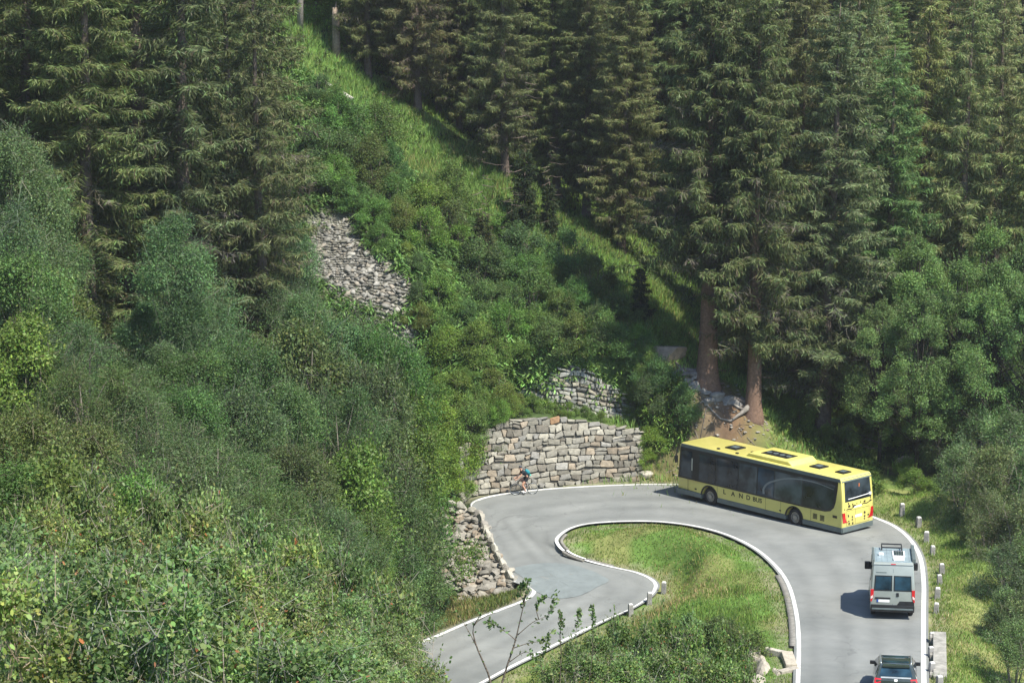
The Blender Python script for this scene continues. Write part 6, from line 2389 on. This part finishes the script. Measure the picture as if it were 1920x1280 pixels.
parts = []
low = [at_z(px, py, -1.7)[:2] for px, py in ((770, 1190), (960, 1135), (985, 1122), (950, 1105), (860, 1110), (800, 1080), (700, 1120), (690, 1200))]
add_grass(scatter_poly(low, 14000, r), 0.3, 0.035, (0.13, 0.17, 0.05), 0.4, dry=(0.34, 0.27, 0.13), dryp=0.5)
me = quads_mesh("bank_grass", parts)
me.materials.append(M["blade"])
o = link_mesh("bank_grass", me)
tag(o, "grass on the bank below the sloping rough wall", "grass", kind="stuff")


# ferns and herbs covering the slope: rosettes of arching fronds
def herbs(Q, r, L=(0.35, 0.8), w=0.13, nf=9, base=(0.125, 0.215, 0.066)):
    n = len(Q)
    P = np.column_stack([Q, ground(Q[:, 0], Q[:, 1])])
    P = np.repeat(P, nf, 0)
    m = len(P)
    a_ = r.uniform(0, 2 * PI, m)
    up = r.uniform(0.25, 1.5, m)
    D = np.stack([np.cos(a_), np.sin(a_), up], 1)
    W = np.stack([-np.sin(a_), np.cos(a_), r.normal(0, .25, m)], 1)
    P = P + np.stack([r.normal(0, .12, m), r.normal(0, .12, m), r.uniform(0, .3, m)], 1)
    l_ = r.uniform(*L, m)
    tint = np.repeat(1 + 0.22 * r.standard_normal((n, 1)), nf, 0)
    tone = np.repeat(vnoise(Q[:, 0], Q[:, 1], 0.22, 41)[:, None], nf, 0)
    c = vary(base, m, r, 0.18, 0.08) * tint * (0.65 + 0.7 * tone)
    V1 = leaf_quads(P, D, W, l_, w * r.uniform(.6, 1.3, m), r)
    D2 = unit(D) + np.array([0, 0, -0.9])
    P2 = P + unit(D) * (l_ * .7)[:, None]
    V2 = leaf_quads(P2, D2, W, l_ * .7, w * .8 * r.uniform(.6, 1.3, m), r)
    return [(V1, np.clip(c, .005, 1)), (V2, np.clip(c * 1.15, .005, 1))]


def scatter_px(poly_px, n, seed, ymin=130):
    rr_ = random.Random(seed)
    xs_, ys_ = [p[0] for p in poly_px], [p[1] for p in poly_px]
    out = []
    while len(out) < n:
        px, py = rr_.uniform(min(xs_), max(xs_)), rr_.uniform(min(ys_), max(ys_))
        if inpoly(px, py, poly_px):
            h = hit_fast(px, py, ymin)
            out.append(h[:2])
    return np.array(out)


def hit_fast(px, py, ymin):
    d = ray(px, py)
    Yv = np.arange(ymin, 185, 0.8)
    tt = Yv / d[1]
    x, z = d[0] * tt, CAMZ + d[2] * tt
    b = np.where(z < ground(x, Yv))[0]
    k = b[0] if len(b) else len(Yv) - 1
    return np.array([x[k], Yv[k] + random.uniform(-.4, .4)])


SL2 = [(560, 60), (600, 60), (720, 195), (870, 315), (1020, 410), (1180, 530), (1300, 680), (1270, 800), (1215, 800), (1180, 700), (1075, 680), (985, 715), (890, 800), (800, 840), (800, 720), (780, 600), (785, 530), (640, 400), (540, 420), (540, 120)]
Q = scatter_px(SL2, 5200, 5)
rub = np.array([inpoly(*project((a_, b_, g1(a_, b_))), poly) for a_, b_ in Q])
keep = (~rub | (np.random.default_rng(3).random(len(Q)) < 0.12)) & (ridge_d(Q[:, 0], Q[:, 1]) > 4.6)
me = quads_mesh("undergrowth", herbs(Q[keep], r))
me.materials.append(M["leaf"])
o = link_mesh("undergrowth", me)
tag(o, "ferns and herbs covering the open slope", "undergrowth", kind="stuff")
gx0, gy0 = r.uniform(-16, -1, 3000), r.uniform(128, 148, 3000)
gq0 = np.stack([gx0, gy0], 1)[road_dist(gx0, gy0)[0] > 1.2]
gq0 = gq0[[not (inpoly(*project((a_, b_, g1(a_, b_))), poly) or inpoly(*project((a_, b_, g1(a_, b_))), poly2)) for a_, b_ in gq0]]
me = quads_mesh("slope_undergrowth", herbs(gq0, r))
me.materials.append(M["leaf"])
o = link_mesh("slope_undergrowth", me)
tag(o, "herbs on the lower slope between the rubble and the thicket", "undergrowth", kind="stuff")
# bright herbs hanging over the crown of the tall wall
Q = np.concatenate([scatter_px([(985, 712), (890, 800), (800, 830), (800, 700), (960, 690)], 700, 9), scatter_px([(880, 790), (980, 765), (1090, 772), (1200, 790), (1200, 775), (1080, 764), (985, 760)], 220, 10),
                    scatter_px([(1200, 700), (1300, 790), (1265, 870), (1210, 860), (1200, 790)], 330, 11), scatter_px([(1450, 780), (1640, 860), (1650, 940), (1560, 870), (1470, 820)], 500, 12)])
me = quads_mesh("wall_herbs", herbs(Q, r, (0.25, 0.55), .1, 9, (0.12, 0.19, 0.045)))
me.materials.append(M["leaf"])
o = link_mesh("wall_herbs", me)
tag(o, "bright herbs on the banks above the tall wall and behind the bus", "undergrowth", kind="stuff")
# low cover in the forest, the gully and the near hillside
qx = r.uniform(-22, 40, 5200)
qy = r.uniform(150, 215, 5200)
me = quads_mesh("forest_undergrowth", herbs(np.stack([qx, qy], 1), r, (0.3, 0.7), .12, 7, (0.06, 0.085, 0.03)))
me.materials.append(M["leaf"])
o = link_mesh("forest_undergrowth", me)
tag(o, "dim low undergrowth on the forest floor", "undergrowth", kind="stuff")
gq = np.stack([r.uniform(-26, -3, 3200), r.uniform(58, 128, 3200)], 1)
rd, _ = road_dist(gq[:, 0], gq[:, 1])
gq = gq[rd > 1.5]
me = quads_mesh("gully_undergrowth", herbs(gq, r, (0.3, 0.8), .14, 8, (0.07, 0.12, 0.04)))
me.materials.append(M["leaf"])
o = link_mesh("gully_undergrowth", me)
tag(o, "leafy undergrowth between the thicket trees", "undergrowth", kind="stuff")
nq = np.stack([r.uniform(-9, 1.5, 9000), r.uniform(13, 56, 9000)], 1)
me = quads_mesh("hillside_undergrowth", herbs(nq, r, (0.08, 0.22), .04, 9, (0.12, 0.16, 0.055)))
me.materials.append(M["leaf"])
o = link_mesh("hillside_undergrowth", me)
tag(o, "small herbs between the near hillside shrubs", "undergrowth", kind="stuff")

# needles, stones and sticks lying on the bare earth under the trunks
rr_ = random.Random(77)
mb = MB()
for k in range(420):
    x_, y_ = DIRT[0] + rr_.gauss(-.4, 1.8), DIRT[1] + rr_.gauss(0, 1.4)
    z_ = g1(x_, y_)
    if rr_.random() < .6:
        s_ = rr_.uniform(.03, .13)
        mb.col = rr_.choice([(0.26, 0.24, 0.20), (0.20, 0.15, 0.11), (0.33, 0.31, 0.27)])
        mb.rock((x_, y_, z_ + s_ * .2), s_, (1.3, 1, .6), seed=k, sub=1, rz=rr_.uniform(0, 3))
    else:
        a_ = rr_.uniform(0, 6.28)
        l_ = rr_.uniform(.2, .9)
        mb.col = rr_.choice([(0.16, 0.12, 0.09), (0.28, 0.25, 0.21)])
        mb.tube([(x_, y_, z_ + .03), (x_ + l_ * math.cos(a_), y_ + l_ * math.sin(a_), g1(x_ + l_ * math.cos(a_), y_ + l_ * math.sin(a_)) + .05)], [.015, .008], 4)
o = mb.build("forest_debris", M["rubble"])
tag(o, "small stones and sticks on the bare earth below the trunks", "debris", kind="stuff")

# ------------------------------------------------------------------ thin haze volume, added to lift dark shadows
mb = MB()
mb.box(-126, 126, -6, 426, -30, 168)
hz = mb.build("haze", None)
hm = bpy.data.materials.new("shadow lift haze")
hm.use_nodes = True
hn = hm.node_tree
for n_ in list(hn.nodes):
    if n_.type == 'BSDF_PRINCIPLED':
        hn.nodes.remove(n_)
pv_ = hn.nodes.new("ShaderNodeVolumePrincipled")
pv_.inputs["Color"].default_value = (0.93, 0.96, 1.0, 1)
pv_.inputs["Density"].default_value = 0.00016
pv_.inputs["Anisotropy"].default_value = 0.2
lk(hn, pv_.outputs[0], hn.nodes["Material Output"].inputs["Volume"])
hz.data.materials.clear()
hz.data.materials.append(hm)
tag(hz, "thin pale haze volume added to lift the dark forest shadows", "haze", kind="stuff")
scene.cycles.volume_bounces = 0

# ------------------------------------------------------------------ labels of the plants, told apart by neighbours they stand beside
LAND = [("the bus", 1450, 900), ("the van", 1672, 1090), ("the tall stone wall", 1040, 850), ("the small ragged wall", 1090, 725), ("the loose rubble", 680, 510), ("the sloping rough wall", 890, 1050), ("the huge old spruce trunk", 1326, 650),
        ("the fallen log", 635, 182), ("the young dark spruce", 985, 390), ("the broken dead trunk", 630, 70), ("the flat boulder", 1256, 660), ("the white rock on the slope", 938, 435), ("the stone drain", 1475, 1225),
        ("the saplings", 960, 1170), ("the upper left corner", 0, 0), ("the lower left corner", 0, 1280), ("the left edge's middle", 0, 640), ("the upper right corner", 1920, 0), ("the lower right corner", 1920, 1280), ("the right edge's middle", 1920, 700), ("the top edge's middle", 1000, 0)]


def where(px, py):
    n_, lx, ly = min(LAND, key=lambda l: (l[1] - px) ** 2 + (l[2] - py) ** 2)
    dx, dy = px - lx, py - ly
    if abs(dx) > abs(dy):
        return ("right of " if dx > 0 else "left of ") + n_
    return ("below " if dy > 0 else "above ") + n_


from collections import defaultdict
GR = defaultdict(list)
for root, ds, px, py in ITEMS:
    GR[(ds, where(px, py))].append((px, py, root))
for (ds, wh), L_ in GR.items():
    L_.sort(key=lambda t_: t_[0])
    n = len(L_)
    for k, (px, py, root) in enumerate(L_):
        if n == 1:
            root["label"] = "%s, %s" % (ds, wh)
        else:
            od = "leftmost" if k == 0 else ("rightmost" if k == n - 1 else (ORD[k] if k < 20 else "next") + " from left")
            root["label"] = "%s, %s, %s" % (ds, wh, od)
        ws = root["label"].split()
        if len(ws) > 16:
            root["label"] = " ".join(w_ for w_ in ws if w_ not in ("the", "of", "in"))
for o in bpy.data.objects:
    o.select_set(False)
